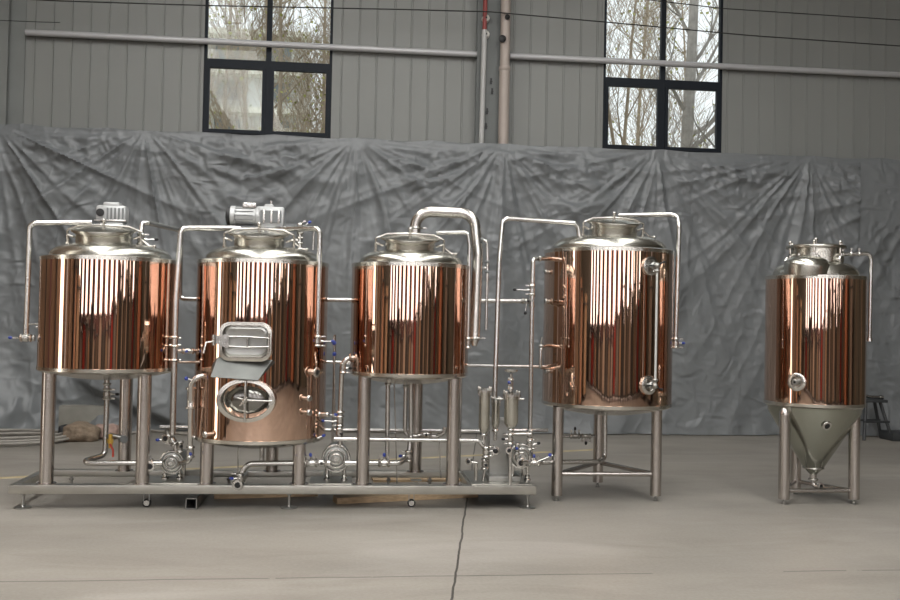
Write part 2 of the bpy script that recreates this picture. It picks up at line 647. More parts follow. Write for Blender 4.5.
tn = 3
for k, y in enumerate((4.7, 5.2, 5.8, 7.1, 7.8, 8.6, 9.6, 10.8)):  # unseen posts added to streak the reflections in the shells
    m = MB().box((XL, y, 0), (XL + (.16 if k % 3 else .26), y + (.10, .22, .14)[k % 3], ZT))
    struct(m.build('trim_%d' % tn, ('post', 'brick', 'girt', 'post', 'redpanel')[k % 5], smooth=0))
    tn += 1
for k, y in enumerate((-10, -7.8, -5.6, -3.2, -2.2, -1.0, .2, 2.8, 4.2, 5.6, 7.2, 9)):  # more unseen posts on the right wall, added for the same streaks
    m = MB().box((XR - .2, y, 0), (XR, y + (.15, .3, .2)[k % 3], ZT))
    struct(m.build('trim_%d' % tn, ('post', 'wood', 'girt', 'post', 'brick')[k % 5], smooth=0))
    tn += 1

# girt rail in front of the sheet and windows
for i, (a, b) in enumerate(((at(28, 33, YB).x, 1.68), (2.11, XR))):
    g = MB().tube([(a, YB - .085, 5.175), (b, YB - .085, 5.175)], 0.042, 16)
    x = a + .3
    while x < b:
        if not (W1[0] < x < W1[1] or W2[0] < x < W2[1]):
            g.box((x, YB - .05, 5.17), (x + .04, YB - .018, 5.22))
        x += 1.27
    struct(g.build('trim_%d' % (i + 1), 'girt'))
# steel columns
c = MB()
x0, x1 = 1.645, 1.975
c.box((x0, 12.95, 0), (x1, 12.965, ZT)); c.box((x0, 13.085, 0), (x1, 13.10, ZT)); c.box((1.80, 12.965, 0), (1.82, 13.085, ZT))
co = struct(c.build('column', 'column', smooth=0))
b = MB()
for (px, py) in ((491, 82), (492, 92), (487, 112), (486, 127)):
    p = at(px, py, 12.95)
    b.cyl((p.x, 12.95, p.z), (p.x, 12.925, p.z), 0.018, 8)
    b.box((p.x - .012, 12.935, p.z - .03), (p.x + .012, 12.95, p.z + .05))
b.build('bolt', 'black', co)
c = MB()
c.box((-4.98, 12.92, 0), (-4.50, 12.935, ZT)); c.box((-4.98, 13.085, 0), (-4.34, 13.10, ZT)); c.box((-4.66, 12.935, 0), (-4.64, 13.085, ZT))
struct(c.build('column', 'columnl', smooth=0))

# downpipe, conduit, insulators, cables
PX = at(504, 100, 12.87).x
d = thing('downpipe', 'wide beige vertical plastic downpipe beside the middle steel column', 'pipe', (PX, 12.87, 3.45))
MB().tube([(PX, 12.87, 3.45), (PX, 12.87, 4.95)], 0.072, 24).build('lower_pipe', 'beige', d)
MB().tube([(PX, 12.87, 4.93), (PX, 12.87, 7.55)], 0.067, 24).build('upper_pipe', 'beige', d)
MB().lathe([(0.074, 0), (0.08, 0.01), (0.08, 0.05), (0.074, 0.06)], (PX, 12.87, 4.92)).build('socket', 'beige', d)
xx = at(484, 60, 12.88).x
d = thing('conduit', 'thin white vertical conduit with a red upper length on the steel column', 'pipe', (xx, 12.88, 3.45))
zz = at(484, 30, 12.88).z
MB().tube([(xx - .02, 12.88, 3.45), (xx, 12.88, zz)], 0.036, 16).build('white_pipe', 'white', d)
MB().tube([(xx, 12.88, zz), (xx + 0.01, 12.88, 7.55)], 0.030, 16).build('red_pipe', 'redp', d)['label'] = 'red upper length'
for k, (px, py) in enumerate(((489, 11.5), (489, 28))):
    p = at(px, py, 12.6)
    t = thing('insulator', ('white porcelain wire insulator, the upper one on the column', 'white porcelain wire insulator, the lower one on the column')[k], 'insulator', (p.x, 12.95, p.z))
    MB().lathe([(.012, 0), (.05, 0.0), (.055, .015), (.03, .03), (.03, .05), (.05, .065), (.045, .085), (.01, .09)], (p.x, 12.95, p.z), (0, -1, 0), 24).build('porcelain_body', 'porcelain', t)
    MB().cyl((p.x, 12.87, p.z), (p.x, 12.850, p.z), 0.014, 10).build('bolt', 'black', t)
for k, (px, py, rr) in enumerate(((510, 12, .035), (505, 34, .05))):
    p = at(px, py, 12.57)
    tag(MB().lathe([(.01, 0), (rr, .005), (rr, .03), (.5 * rr, .04), (.01, .045)], (p.x, 12.805, p.z), (0, -1, 0), 16).build('cable_clip', 'black'),
        ('small dark cable clip on the beige downpipe, carrying the cable', 'round black cap on the beige downpipe below the cable')[k], 'clip')


def cable(pts, r, Y, label):
    ps = [at(a, b, Y) for a, b in pts]
    out = []
    for i in range(len(ps) - 1):
        for k in range(6):
            out.append(ps[i].lerp(ps[i + 1], k / 6))
    out.append(ps[-1])
    m = MB().tube(out, r, 6)
    return tag(m.build('cable', 'black'), label, 'cable')


cable([(-30, -4), (60, 1), (205, 5.5), (400, 9.4), (490, 11.8), (605, 22), (750, 35.5), (900, 46), (940, 49)], .008, 12.77, 'black cable strung across the wall and both windows through the insulators')
cable([(560, -8), (650, 0), (723, 8.5), (900, 20), (940, 23)], .007, 12.80, 'black cable strung along the top right of the wall')
cable([(-20, 19.5), (40, 22), (60, 22.5)], .005, 12.85, 'short thin cable at the top left column')

# ------------------------------------------------------------------ hanging tarp
HX = [at(150, 130, 13).x - 2.75, at(150, 130, 13).x, at(355, 140, 13).x, at(500, 143, 13).x, at(650, 151, 13).x, at(799, 155, 13).x, at(799, 155, 13).x + 1.9, at(799, 155, 13).x + 3.9]
HX[0] = at(3, 123, 13).x
ZTOP = 0.5 * (at(140, 128.5, 12.70).z + at(760, 154, 12.70).z)


FA = (at(66, 372, 12.7).x, at(66, 372, 12.7).z)
FB = (at(168, 416, 12.7).x, at(168, 416, 12.7).z)


def crease(t, k=4):
    return (1 - abs(math.sin(t))) ** k


def tarp_y(x, z):
    """distance the tarp stands forward of its hanging plane"""
    v = ZTOP - z
    d = 0.0
    for i, hx in enumerate(HX):
        u = x - hx
        if abs(u) > 2.6:
            continue
        r = math.hypot(u, v) + 1e-4
        a = math.atan2(u, v)
        e = r * math.exp(-r / 1.0) * 0.115
        w = 0.75 * noise.noise(V((a * 2.5, i * 3.3, r * 0.5)))
        d += e * (crease(a * 5.5 + i * 2.1 + w) + 0.6 * crease(a * 11 + i * 1.3 + 2 * w, 3) + 0.3 * crease(a * 19 + i, 2))
        # long pleats dropping from the gather
        d += 0.06 * math.exp(-(u / (0.07 + 0.07 * v)) ** 2) * (1 - math.exp(-v * 3))
        d += 0.035 * math.exp(-((abs(u) - .16 * v) / (0.03 + 0.03 * v)) ** 2) * (1 - math.exp(-v * 2)) * math.exp(-v / 2.5)
    rough = 0.22
    for i in range(len(HX) - 1):
        a, b = HX[i], HX[i + 1]
        if a <= x < b:
            t = (x - a) / (b - a) * 2 - 1
            w = (1 - t * t)
            for k, (off, amp, wd) in enumerate(((0.10, .035, .035), (0.30, .055, .05), (0.52, .05, .045), (0.85, .045, .08), (1.25, .03, .10))):
                c = w * off + 0.07 * noise.noise(V((x * 1.6, k * 2.2, i))) + 0.03
                q = (v - c) / (wd * (1.6 if v > c else 0.7))
                d += amp * (w ** 1.5) * math.exp(-q * q) * max(0, 0.65 + 1.1 * noise.noise(V((x * 1.3, k * 3.1, i * 1.9))))
            d += 0.04 * w * (1 - math.exp(-v * 2))
            rough += 0.8 * w * math.exp(-((v - .35 * w) / .30) ** 2)
    d += 0.035 * math.sin(x * 4.1 + 0.8 * math.sin(z * 1.3 + x)) * min(1, v / 2)
    d += 0.09 * noise.noise(V((x * 1.2 + z * .25, z * 0.40, 3.0))) * min(1, v)
    d += 0.045 * noise.noise(V((x * 2.6 - z * .8, z * 0.8, 7.0))) * min(1, v)
    cr = 0
    for s, am in ((4.5, .024), (9.0, .020), (19.0, .010)):
        n_ = noise.noise(V((x * s * .7 + 0.35 * z * s, z * s * 0.8, s)))
        cr += am * (1 - 2.6 * abs(n_))
    d += cr * min(1.2, rough) * min(1, v * 8)
    # puddling at the foot
    foot = max(0, 1 - z / 0.55)
    d += foot * foot * (0.08 + 0.10 * noise.noise(V((x * 2.2, 0, 9.0))))
    if FA[0] < x < FB[0] + .4:
        t = (x - FA[0]) / (FB[0] - FA[0])
        zl = FA[1] + (FB[1] - FA[1]) * t
        q = z - zl
        wgt = min(1, (x - FA[0]) * 3) * min(1, (FB[0] + .4 - x) * 2.5)
        d += wgt * (.20 * math.exp(-(q / .45) ** 2) if q > 0 else .20 * math.exp(-(q / .10) ** 2))
    if x < -2.6:
        f = max(0, 1 - z / 1.1) ** 1.3
        d += 0.28 * f * (0.7 + 0.9 * noise.noise(V((x * 2.4, z * 1.8, 5.0)))) + .05 * f * (1 - 2 * abs(noise.noise(V((x * 5, z * 4, 2.0)))))
    return d


def make_tarp():
    nx, nz = 760, 190
    xa, xb = -4.72, 9.6
    vs = []
    for j in range(nz + 1):
        f = j / nz
        z = 0.012 + (ZTOP - 0.012) * f
        for i in range(nx + 1):
            x = xa + (xb - xa) * i / nx
            top = 0.02 * (f ** 6) * noise.noise(V((x * 2, 0, 0)))
            y = 12.70 + .20 * (1 - f) - max(-0.02, tarp_y(x, z)) * min(1, 0.25 + (1 - f) * 12)
            if x < -4.2:
                y = min(y, 12.86)
            if x > 7.0:
                y = max(y, 12.68)
            vs.append((x, y, z + top - (0.02 if f > 0.999 else 0) * abs(math.sin(x * 3))))
    w = nx + 1
    fs = [(j * w + i, j * w + i + 1, (j + 1) * w + i + 1, (j + 1) * w + i) for j in range(nz) for i in range(nx)]
    m = MB()
    m.v = [V(p) for p in vs]
    m.f = fs
    o = m.build('tarpaulin', 'tarp', smooth=60)
    return tag(o, 'large grey woven plastic tarpaulin hung in folds across the lower wall', 'tarpaulin')


make_tarp()

# ------------------------------------------------------------------ fittings
UP, DN, LF, RT, FW, BK = V((0, 0, 1)), V((0, 0, -1)), V((-1, 0, 0)), V((1, 0, 0)), V((0, -1, 0)), V((0, 1, 0))


def ferrule(m, p, axis, r=0.03, t=0.008):
    a = V(axis).normalized()
    m.lathe([(r * .75, -t), (r, -t * .5), (r * 1.08, 0), (r, t * .5), (r * .75, t)], p, a, 20)


def clamp(m, p, axis, r=0.026, nut=None):
    """tri-clamp band with its wing nut"""
    a = V(axis).normalized()
    ferrule(m, p, a, r * 1.35, 0.012)
    if nut is not None:
        n = V(nut).normalized()
        q = V(p) + n * r * 1.35
        m.cyl(q, q + n * 0.03, 0.007, 8)
        x, y, _ = frame_of(n)
        m.box(q + n * .02 - V((.010, .010, .004)), q + n * .02 + V((.010, .010, .006)))


def valve(parent, p, axis, hdir, r=0.024, knob='blue', hl=0.085, name='valve'):
    """butterfly valve: body between two clamps, lever with a coloured grip"""
    p = V(p)
    a = V(axis).normalized()
    h = V(hdir).normalized()
    m = MB()
    m.lathe([(r * .95, -.045), (r * .95, -.02), (r * 1.25, -.016), (r * 1.25, .016), (r * .95, .02), (r * .95, .045)], p, a, 20)
    clamp(m, p - a * .036, a, r, h)
    clamp(m, p + a * .036, a, r, h)
    m.cyl(p + h * r, p + h * (r + .022), .011, 10)
    v = m.build(name, 'bright', parent)
    q = p + h * (r + .020)
    b = MB()
    b.tube([q - a * 0.004, q + h * hl * 0.55, q + h * hl], .0055, 8)
    hd = b.build('handle', 'pipe', v)
    MB().ball(q + h * (hl + .006), .0125, 12, h, 1.4).build('grip', knob, v)['label'] = '%s grip' % ('dark' if knob == 'black' else knob)
    return v


def port(parent, p, axis, r=0.028, name='port', hole=True):
    """short pipe stub with an open ferrule"""
    a = V(axis).normalized()
    p = V(p)
    m = MB()
    m.lathe([(r * .7, -.05), (r * .7, -.012), (r * 1.15, -.008), (r * 1.2, 0.0), (r * 1.1, .004), (r * .68, .005), (r * .62, -.03), (.001, -.03)], p, a, 24, cap=False)
    o = m.build(name, 'bright', parent)
    if hole:
        MB().cyl(p - a * .028, p + a * .001, r * .60, 16).build('bore_shade', 'black', o)  # black plug stands in for the dark inside the open stub
    return o


def leg(parent, x, y, z0, z1, r, foot=0.0, plate=True):
    m = MB().cyl((x, y, z0), (x, y, z1), r, 32)
    if plate:
        m.lathe([(r + .022, 0), (r + .022, .006), (r, .007)], (x, y, z0), UP, 28)
    o = m.build('leg', 'leg', parent)
    if foot:
        f = MB().cyl((x, y, z0 - foot), (x, y, z0 + .01), .011, 10)
        f.lathe([(.020, 0), (.020, .008), (.012, .012), (.012, .02)], (x, y, z0 - foot), UP, 16)
        f.build('levelling_foot', 'dull', o)
    return o


def shell(parent, cx, cy, Rr, zb, zt, dish=0.07, dome=0.12, cone=0.0, rtop=0.0, material='dome'):
    s = MB().lathe([(Rr, 0), (Rr, zt - zb)], (cx, cy, zb), UP, 160, cap=False)
    s.build('shell', 'copper', parent)
    # top band and dome
    m = MB()
    pr = [(Rr - .003, -.002), (Rr + .004, 0), (Rr + .004, .030), (Rr - .012, .036)]
    m.lathe(pr, (cx, cy, zt), UP, 160, cap=False)
    m.build('top_band', 'band', parent)
    m = MB()
    Rd = Rr - .06
    pr = []
    for i in range(13):
        t = i / 12 * math.pi / 2
        pr.append((Rd * (math.cos(t) ** 0.55 if i < 12 else .002), dome * math.sin(t) ** 0.85))
    pr = [(Rr - .012, 0), (Rd + .004, .002)] + pr
    m.lathe(pr, (cx, cy, zt + .034), UP, 128)
    m.build('dome', 'dome', parent)
    # bottom band and dish
    m = MB()
    m.lathe([(Rr - .003, .002), (Rr + .004, 0), (Rr + .003, -.026), (Rr - .018, -.040)], (cx, cy, zb), UP, 160, cap=False)
    m.build('bottom_band', 'band', parent)
    if not cone:
        m = MB()
        pr = [(Rr - .018, -.038)]
        for i in range(1, 9):
            t = i / 8
            pr.append((max((Rr - .018) * (1 - t), .001), -.038 - dish * (1 - (1 - t) ** 2)))
        m.lathe(pr, (cx, cy, zb), UP, 96)
        m.build('bottom_dish', 'steel', parent)


def manway(parent, c, r, h=0.10, tilt=14, side=1, lid=1.16, glass=False):
    """short collar leaning a little forward, clamped lid with rolled rim, yoke and hinge"""
    ax = (Matrix.Rotation(R(tilt), 3, 'X') @ UP)
    c = V(c)
    x, y = RT, ax.cross(RT)
    m = MB()
    m.lathe([(r, -.11), (r, h - .015), (r * 1.05, h - .008), (r * 1.05, h)], c, ax, 72, cap=False)
    col = m.build('manway_collar', 'dome', parent)
    m = MB()
    rl = r * lid
    pr = [(rl * .93, -.008), (rl, -.004), (rl * 1.012, .006), (rl, .016), (rl * .96, .019), (rl * .90, .010)]
    for i in range(1, 9):
        t = i / 8
        pr.append((max(rl * .90 * (1 - t), .001), .010 + .030 * (1 - (1 - t) ** 2)))
    m.lathe(pr, c + ax * (h + .008), ax, 72)
    ld = m.build('manway_lid', 'dome', parent)
    # yoke across the lid with knob
    m = MB()
    top = c + ax * (h + .055)
    m.tube([top - x * (rl + .03) - ax * .045, top - x * (rl * .8) - ax * .01, top, top + x * (rl * .8) - ax * .01, top + x * (rl + .03) - ax * .045], .009, 10)
    m.cyl(top - ax * .012, top + ax * .035, .012, 12)
    m.ball(top + ax * .035, .018)
    m.build('yoke', 'steel', ld)
    for s in (-1, 1):
        m = MB()
        p = c + x * s * (r * 1.05) + ax * (h - .05)
        q = c + x * s * (rl + .035) + ax * (h - .03)
        m.tube([p, q, q + ax * .04], .010, 10)
        m.cyl(q + ax * .0, q - ax * .06, .012, 12)
        m.cyl(q - ax * .06, q - ax * .075, .018, 8)
        if s == side:
            m.tube([q - ax * .02, q + x * .06 - ax * .07, q + x * .10 - ax * .075], .008, 8)
            m.ball(q + x * .105 - ax * .075, .014)
        m.build('hinge' if s == side else 'clamp_bolt', 'steel', col)
    return ax


def bracket(m, p, q, r=0.006):
    m.tube([p, q], r, 8)


# ------------------------------------------------------------------ skid
SZ = 0.185
SX0, SX1, SY0, SY1 = -2.56, 1.52, 7.64, 8.44
sk_ = thing('skid_frame', 'long low stainless steel skid frame on feet and castors under three copper tanks', 'skid', (-.5, 8.03, 0))
m = MB()
m.bbox((SX0, SY0, SZ - .068), (SX1, SY0 + .09, SZ), .006)
m.build('front_rail', 'skid', sk_)
m = MB(); m.bbox((SX0, SY1 - .07, SZ - .055), (SX1, SY1, SZ - .001), .006); m.build('rear_rail', 'skid', sk_)
for x in (SX0, -1.42, -0.90, -.20, .98, SX1 - .09):
    MB().bbox((x, SY0 + .091, SZ - .055), (x + .06, SY1 - .071, SZ - .002), .006).build('cross_rail', 'skid', sk_)
for a, b, y0, y1 in ((-1.68, -1.10, SY0 + .05, SY0 + .42), (-.30, .04, SY0 + .05, SY0 + .42), (1.0, 1.5, SY0 + .05, SY1 - .05)):
    MB().bbox((a, y0, SZ - .002), (b, y1, SZ + .008), .003).build('deck_plate', 'skid', sk_)
for (x, y) in ((-2.47, 7.70), (-.45, 7.70), (1.46, 7.70), (-2.30, 8.38), (-1.0, 8.38), (.36, 8.38), (.72, 8.38), (1.46, 8.38)):
    m = MB().cyl((x, y, .008), (x, y, SZ - .05), .011, 10)
    m.lathe([(.065, 0), (.065, .006), (.02, .012), (.014, .02)], (x, y, 0.001), UP, 24)
    m.cyl((x, y, SZ - .082), (x, y, SZ - .068), .022, 6)
    m.build('levelling_foot', 'dull', sk_)
for (x, y) in ((-1.55, 7.74), (.52, 7.74), (.60, 8.36), (-1.50, 8.36)):
    m = MB()
    m.box((x - .045, y - .035, SZ - .078), (x + .045, y + .035, SZ - .068))
    m.box((x - .022, y - .02, .03), (x - .018, y + .012, SZ - .07)); m.box((x + .018, y - .02, .03), (x + .022, y + .012, SZ - .07))
    cst = m.build('castor', 'dull', sk_)
    m = MB().lathe([(.006, -.015), (.028, -.015), (.032, -.012), (.032, .012), (.028, .015), (.006, .015)], (x, y - .004, .0325), BK, 24)
    m.build('wheel', 'black', cst)
    m = MB().lathe([(.004, -.018), (.022, -.018), (.022, .018), (.004, .018)], (x, y - .004, .0325), BK, 20); m.build('wheel_hub', 'bright', cst)
# square fork tube under the skid
g = ground(195, 508)
m = MB()
x0, y0_, s, t, L = -1.235, 7.62, .085, .006, .80
for lo_, hi_ in (((x0, y0_, .004), (x0 + s, y0_ + L, .004 + t)), ((x0, y0_, .004 + s - t), (x0 + s, y0_ + L, .004 + s)), ((x0, y0_, .004), (x0 + t, y0_ + L, .004 + s)), ((x0 + s - t, y0_, .004), (x0 + s, y0_ + L, .004 + s))):
    m.box(lo_, hi_)
m.build('fork_tube', 'dull', sk_, smooth=0)

# timber under and behind the skid
def plank(name, p, q, w, h, label, z=0.0, group=None):
    p, q = V((p[0], p[1], z)), V((q[0], q[1], z))
    d = (q - p).normalized()
    n = V((-d.y, d.x, 0)) * w / 2
    vs = [p - n, q - n, q + n, p + n]
    vs = vs + [v + V((0, 0, h)) for v in vs]
    m = MB().add(vs, [(0, 3, 2, 1), (4, 5, 6, 7), (0, 1, 5, 4), (1, 2, 6, 5), (2, 3, 7, 6), (3, 0, 4, 7)])
    return tag(m.build(name, 'wood', smooth=0), label, 'plank', group)


plank('wooden_plank', ground(335, 503)[:2], (1.1, 8.22), .14, .05, 'pale wooden plank on the floor under the skid below the third tank', .002)
plank('wooden_plank', ground(214, 498)[:2], (-.25, 8.25), .14, .05, 'pale wooden plank on the floor under the skid below the second tank', .002)
plank('wooden_plank', ground(372, 480)[:2], ground(478, 479)[:2], .28, .02, 'wide pale board lying behind the skid below the third tank', .002)


def seg(z=0.003):
    return z


# painted line on the concrete
p, q = ground(-10, 478.5), ground(600, 449.5)
d_ = (q - p).normalized(); n_ = V((-d_.y, d_.x, 0)) * .05
M['linepaint'] = mat('worn_yellow_paint', (0.50, 0.42, 0.26), 0.7, var=(5, 0.25, ONE))
m = MB().add([p - n_, q - n_, q + n_, p + n_, p - n_ + V((0, 0, .002)), q - n_ + V((0, 0, .002)), q + n_ + V((0, 0, .002)), p + n_ + V((0, 0, .002))],
             [(0, 3, 2, 1), (4, 5, 6, 7), (0, 1, 5, 4), (1, 2, 6, 5), (2, 3, 7, 6), (3, 0, 4, 7)])
struct(m.build('floor_marking', 'linepaint', smooth=0))

# ------------------------------------------------------------------ tank 1
def zat(py, px, Y):
    return at(px, py, Y).z


T1 = (-1.918, 7.935)
t1 = thing('mash_tank', 'leftmost copper-clad round tank with a grey gear motor on its lid', 'tank', (T1[0], T1[1], SZ), 'copper tanks on the skid')
zb1, zt1 = zat(366, 105, 7.93), zat(263, 106, 7.93)
shell(t1, *T1, .528, zb1, zt1, dome=.12)
for x, y in ((-2.305, 7.715), (-1.585, 7.715), (-1.868, 8.36)):
    leg(t1, x, y, SZ, zb1 - .035, .053)
manway(t1, (T1[0] - .03, T1[1] - .10, zt1 + .118), .215, .125, 12, lid=1.14)
# gear motor standing on the tank centre
cz = zt1 + .13


def motor_front(parent, x, y, z):
    m = MB()
    m.lathe([(.10, -.07), (.10, .02), (.075, .03), (.07, .10), (.085, .11), (.085, .125)], (x, y, z), UP, 32)
    m.build('motor_flange', 'alu', parent)
    m = MB()
    m.bbox((x - .125, y - .07, z + .155), (x + .115, y + .07, z + .30), .03)
    m.bbox((x - .09, y - .08, z + .10), (x + .10, y + .08, z + .16), .02)
    m.bbox((x - .07, y - .06, z + .285), (x + .06, y + .06, z + .325), .015)
    g = m.build('gearbox', 'alu', parent)
    m = MB()
    m.lathe([(.032, 0), (.032, .012), (.01, .014)], (x - .085, y - .07, z + .235), FW, 20)
    m.build('shaft_cap', 'black', g)
    m = MB()
    for k in range(5):
        m.box((x - .035 + k * .03, y - .078, z + .185), (x - .022 + k * .03, y - .068, z + .275))
    m.build('cooling_fin', 'alud', g)
    MB().bbox((x - .13, y - .085, z + .165), (x + .12, y - .066, z + .18), .004).build('cover_rim', 'bright', g)


motor_front(t1, at(113, 215, 8.05).x, 8.06, cz + .045)
# left vent pipe
def pl(pts, Y):
    out = []
    for p in pts:
        out.append(at(p[0], p[1], p[2] if len(p) > 2 else Y))
    return out


P_ = MB().pipe(pl([(92, 222.5, 8.02), (30, 223), (26, 338)], 7.93), .021, .055)
vp = P_.build('vent_pipe', 'pipe', t1)
m = MB(); bracket(m, at(27, 324, 7.93), at(44, 324, 7.93)); m.build('pipe_bracket', 'pipe', vp)
valve(t1, at(26, 338, 7.93), RT, LF, knob='blue', hl=.07)
m = MB(); m.tube(pl([(27, 338), (31, 338)], 7.93), .018); m.lathe([(.026, 0), (.026, .015)], at(33, 338, 7.93), RT, 16); m.build('pipe_cap', 'bright', t1)
# nozzle and valve at right of dome
m = MB(); m.cyl(at(141, 252, 7.85), at(141, 236, 7.85), .02); clamp(m, at(141, 249, 7.85), UP, .024)
m.build('nozzle', 'pipe', t1)
valve(t1, at(141, 239, 7.85), UP, RT, knob='black', hl=.07)
m = MB(); m.lathe([(.01, 0), (.045, .01), (.05, .03), (.05, .045)], at(66, 252, 7.75) - V((0, 0, .02)), UP, 20); m.build('blank_nozzle', 'dome', t1)
# drain with valve
m = MB().pipe(pl([(107, 374), (107, 392)], 7.93), .021); clamp(m, at(107, 384, 7.93), UP, .024)
m.build('drain_stub', 'pipe', t1)
valve(t1, at(107, 394, 7.93), UP, RT, knob='black', hl=.03)
m = MB(); m.cyl(at(36, 327, 7.93), at(42, 327, 7.93), .01)
m.build('side_nozzle', 'pipe', t1)

# ------------------------------------------------------------------ tank 2
T2 = (-.712, 7.935)
t2 = thing('lauter_tank', 'copper-clad tank with oval manhole, square hatch and chute on its front', 'tank', (T2[0], T2[1], SZ), 'copper tanks on the skid')
zb2, zt2 = zat(433.5, 262, 7.93), zat(266, 262, 7.93)
R2 = .526
shell(t2, *T2, R2, zb2, zt2, dome=.12)
for x, y in ((-1.095, 7.715), (-.378, 7.715), (-.640, 8.36)):
    leg(t2, x, y, SZ, zb2 - .035, .053)
manway(t2, (T2[0] - .03, T2[1] - .10, zt2 + .118), .20, .125, 12, lid=1.2)
# horizontal motor with gearbox
mx, my, mz = at(267, 227, 8.05).x, 8.06, zt2 + .205
m = MB().lathe([(.10, -.12), (.10, .02), (.08, .03), (.065, .10), (.09, .115), (.09, .13)], (mx + .02, my, mz), UP, 32)
m.build('motor_flange', 'alu', t2)
m = MB(); m.bbox((mx - .07, my - .075, mz + .125), (mx + .14, my + .075, mz + .29), .02); m.bbox((mx - .02, my - .06, mz + .28), (mx + .05, my + .06, mz + .31), .01)
gb = m.build('gearbox', 'alu', t2)
m = MB(); m.box((mx - .05, my - .080, mz + .155), (mx + .12, my - .074, mz + .255)); m.build('gearbox_recess', 'alud', gb)
for k in (0.0, .06, .12):
    MB().bbox((mx - .03 + k, my - .088, mz + .15), (mx - .012 + k, my - .076, mz + .26), .003).build('gearbox_rib', 'bright', gb)
MB().cyl((mx + .03, my, mz + .3), (mx + .03, my, mz + .345), .012, 10).build('breather', 'bright', gb)
m = MB().lathe([(.03, 0), (.085, .005), (.085, .03), (.075, .035), (.075, .20), (.082, .205), (.082, .24), (.06, .26), (.02, .262)], (mx - .055, my, mz + .21), LF, 40)
mo = m.build('motor', 'alu', t2)
m = MB()
for k in range(14):
    a = 2 * math.pi * k / 14
    cc = V((mx - .19, my + .078 * math.cos(a), mz + .21 + .078 * math.sin(a)))
    m.box(cc - V((.08, .003, .003)), cc + V((.08, .003, .003)))
m.build('cooling_fin', 'alud', mo)
MB().lathe([(.05, 0), (.078, .004), (.078, .03), (.05, .04)], (mx - .295, my, mz + .21), LF, 32).build('fan_cover', 'black', mo)['label'] = 'black fan cover'
MB().bbox((mx - .20, my - .05, mz + .275), (mx - .09, my + .05, mz + .32), .01).build('terminal_box', 'bright', mo)
# valve stack right of the lid
sx = at(300, 235, 7.88)
m = MB(); m.cyl(at(300, 252, 7.85), at(300, 231, 7.85), .019)
for yy in (249, 243, 238, 233):
    clamp(m, at(300, yy, 7.85), UP, .022)
m.tube(pl([(300, 240), (291, 240)], 7.85), .014); m.build('valve_stack', 'bright', t2)
valve(t2, at(300, 229, 7.85), UP, V((.8, 0, .6)), knob='blue', hl=.05, r=.018)
m = MB().pipe(pl([(276, 229, 7.99), (317, 228.5), (320, 233), (317.5, 340)], 7.68), .022, .05)
vp = m.build('vent_pipe', 'pipe', t2)
m = MB(); bracket(m, at(305, 327, 7.70), at(319, 327, 7.68)); m.build('pipe_bracket', 'pipe', vp)
valve(t2, at(317.5, 341, 7.68), UP, RT, knob='blue', hl=.07)
m = MB().pipe(pl([(314, 230), (313, 250)], 7.9), .012, .02); m.build('thin_pipe', 'pipe', t2)
# left vent
m = MB().pipe(pl([(240, 228.5, 7.99), (181, 228, 7.80), (176, 300, 7.78), (172.5, 435, 7.78)], 7.8), .024, .055)
vp = m.build('vent_pipe', 'pipe', t2)
m = MB()
for yy in (338, 345, 360):
    bracket(m, at(166, yy, 7.78), at(181, yy, 7.78), .008)
m.tube(pl([(167, 332), (167, 362)], 7.8), .006, 8)
m.build('pipe_bracket', 'pipe', vp)
for yy in (337, 346, 360):
    m = MB(); clamp(m, at(174.7, yy, 7.78), UP, .027); m.build('clamp', 'bright', vp)
valve(t2, at(188, 351, 7.82), RT, FW, knob='blue', hl=.03, r=.018)
m = MB().tube(pl([(175, 351), (203, 351, 7.9)], 7.8), .014); m.tube(pl([(176, 362), (203, 362, 7.9)], 7.8), .012); m.build('side_branch', 'pipe', t2)


def on_cyl(T, Rr, px, py):
    """point of a shell's surface behind a given sight line"""
    o = V((0, 0, EYE)); d = (f0 + CR * ((px - 450) / F) - CU * ((py - 300) / F))
    ox, oy = -T[0], -T[1]
    a = d.x ** 2 + d.y ** 2; b = 2 * (ox * d.x + oy * d.y); c_ = ox * ox + oy * oy - Rr * Rr
    t = (-b - math.sqrt(max(b * b - 4 * a * c_, 0))) / (2 * a)
    p = o + d * t
    n = V((p.x - T[0], p.y - T[1], 0)).normalized()
    return p, n


# hatch, chute, manhole on the shell front
def rrect(w, h, r, n=6):
    out = []
    for cx, cy, a0 in ((w / 2 - r, h / 2 - r, 0), (-w / 2 + r, h / 2 - r, 90), (-w / 2 + r, -h / 2 + r, 180), (w / 2 - r, -h / 2 + r, 270)):
        for k in range(n + 1):
            a = R(a0 + 90 * k / n)
            out.append((cx + r * math.cos(a), cy + r * math.sin(a)))
    return out


def loft(m, loops, close_last=True, close_first=False):
    n = len(loops[0])
    vs = [p for l in loops for p in l]
    fs = []
    for i in range(len(loops) - 1):
        for k in range(n):
            k2 = (k + 1) % n
            fs.append((i * n + k, i * n + k2, (i + 1) * n + k2, (i + 1) * n + k))
    if close_last:
        fs.append(tuple((len(loops) - 1) * n + k for k in range(n)))
    if close_first:
        fs.append(tuple(range(n))[::-1])
    m.add(vs, fs)


pc, nn = on_cyl(T2, R2, 247.5, 341.5)
tx = UP.cross(nn).normalized() * 1.0
if tx.x < 0:
    tx = -tx


def lp(w, h, r, d):
    return [pc + tx * a + UP * b + nn * d for a, b in rrect(w, h, r)]


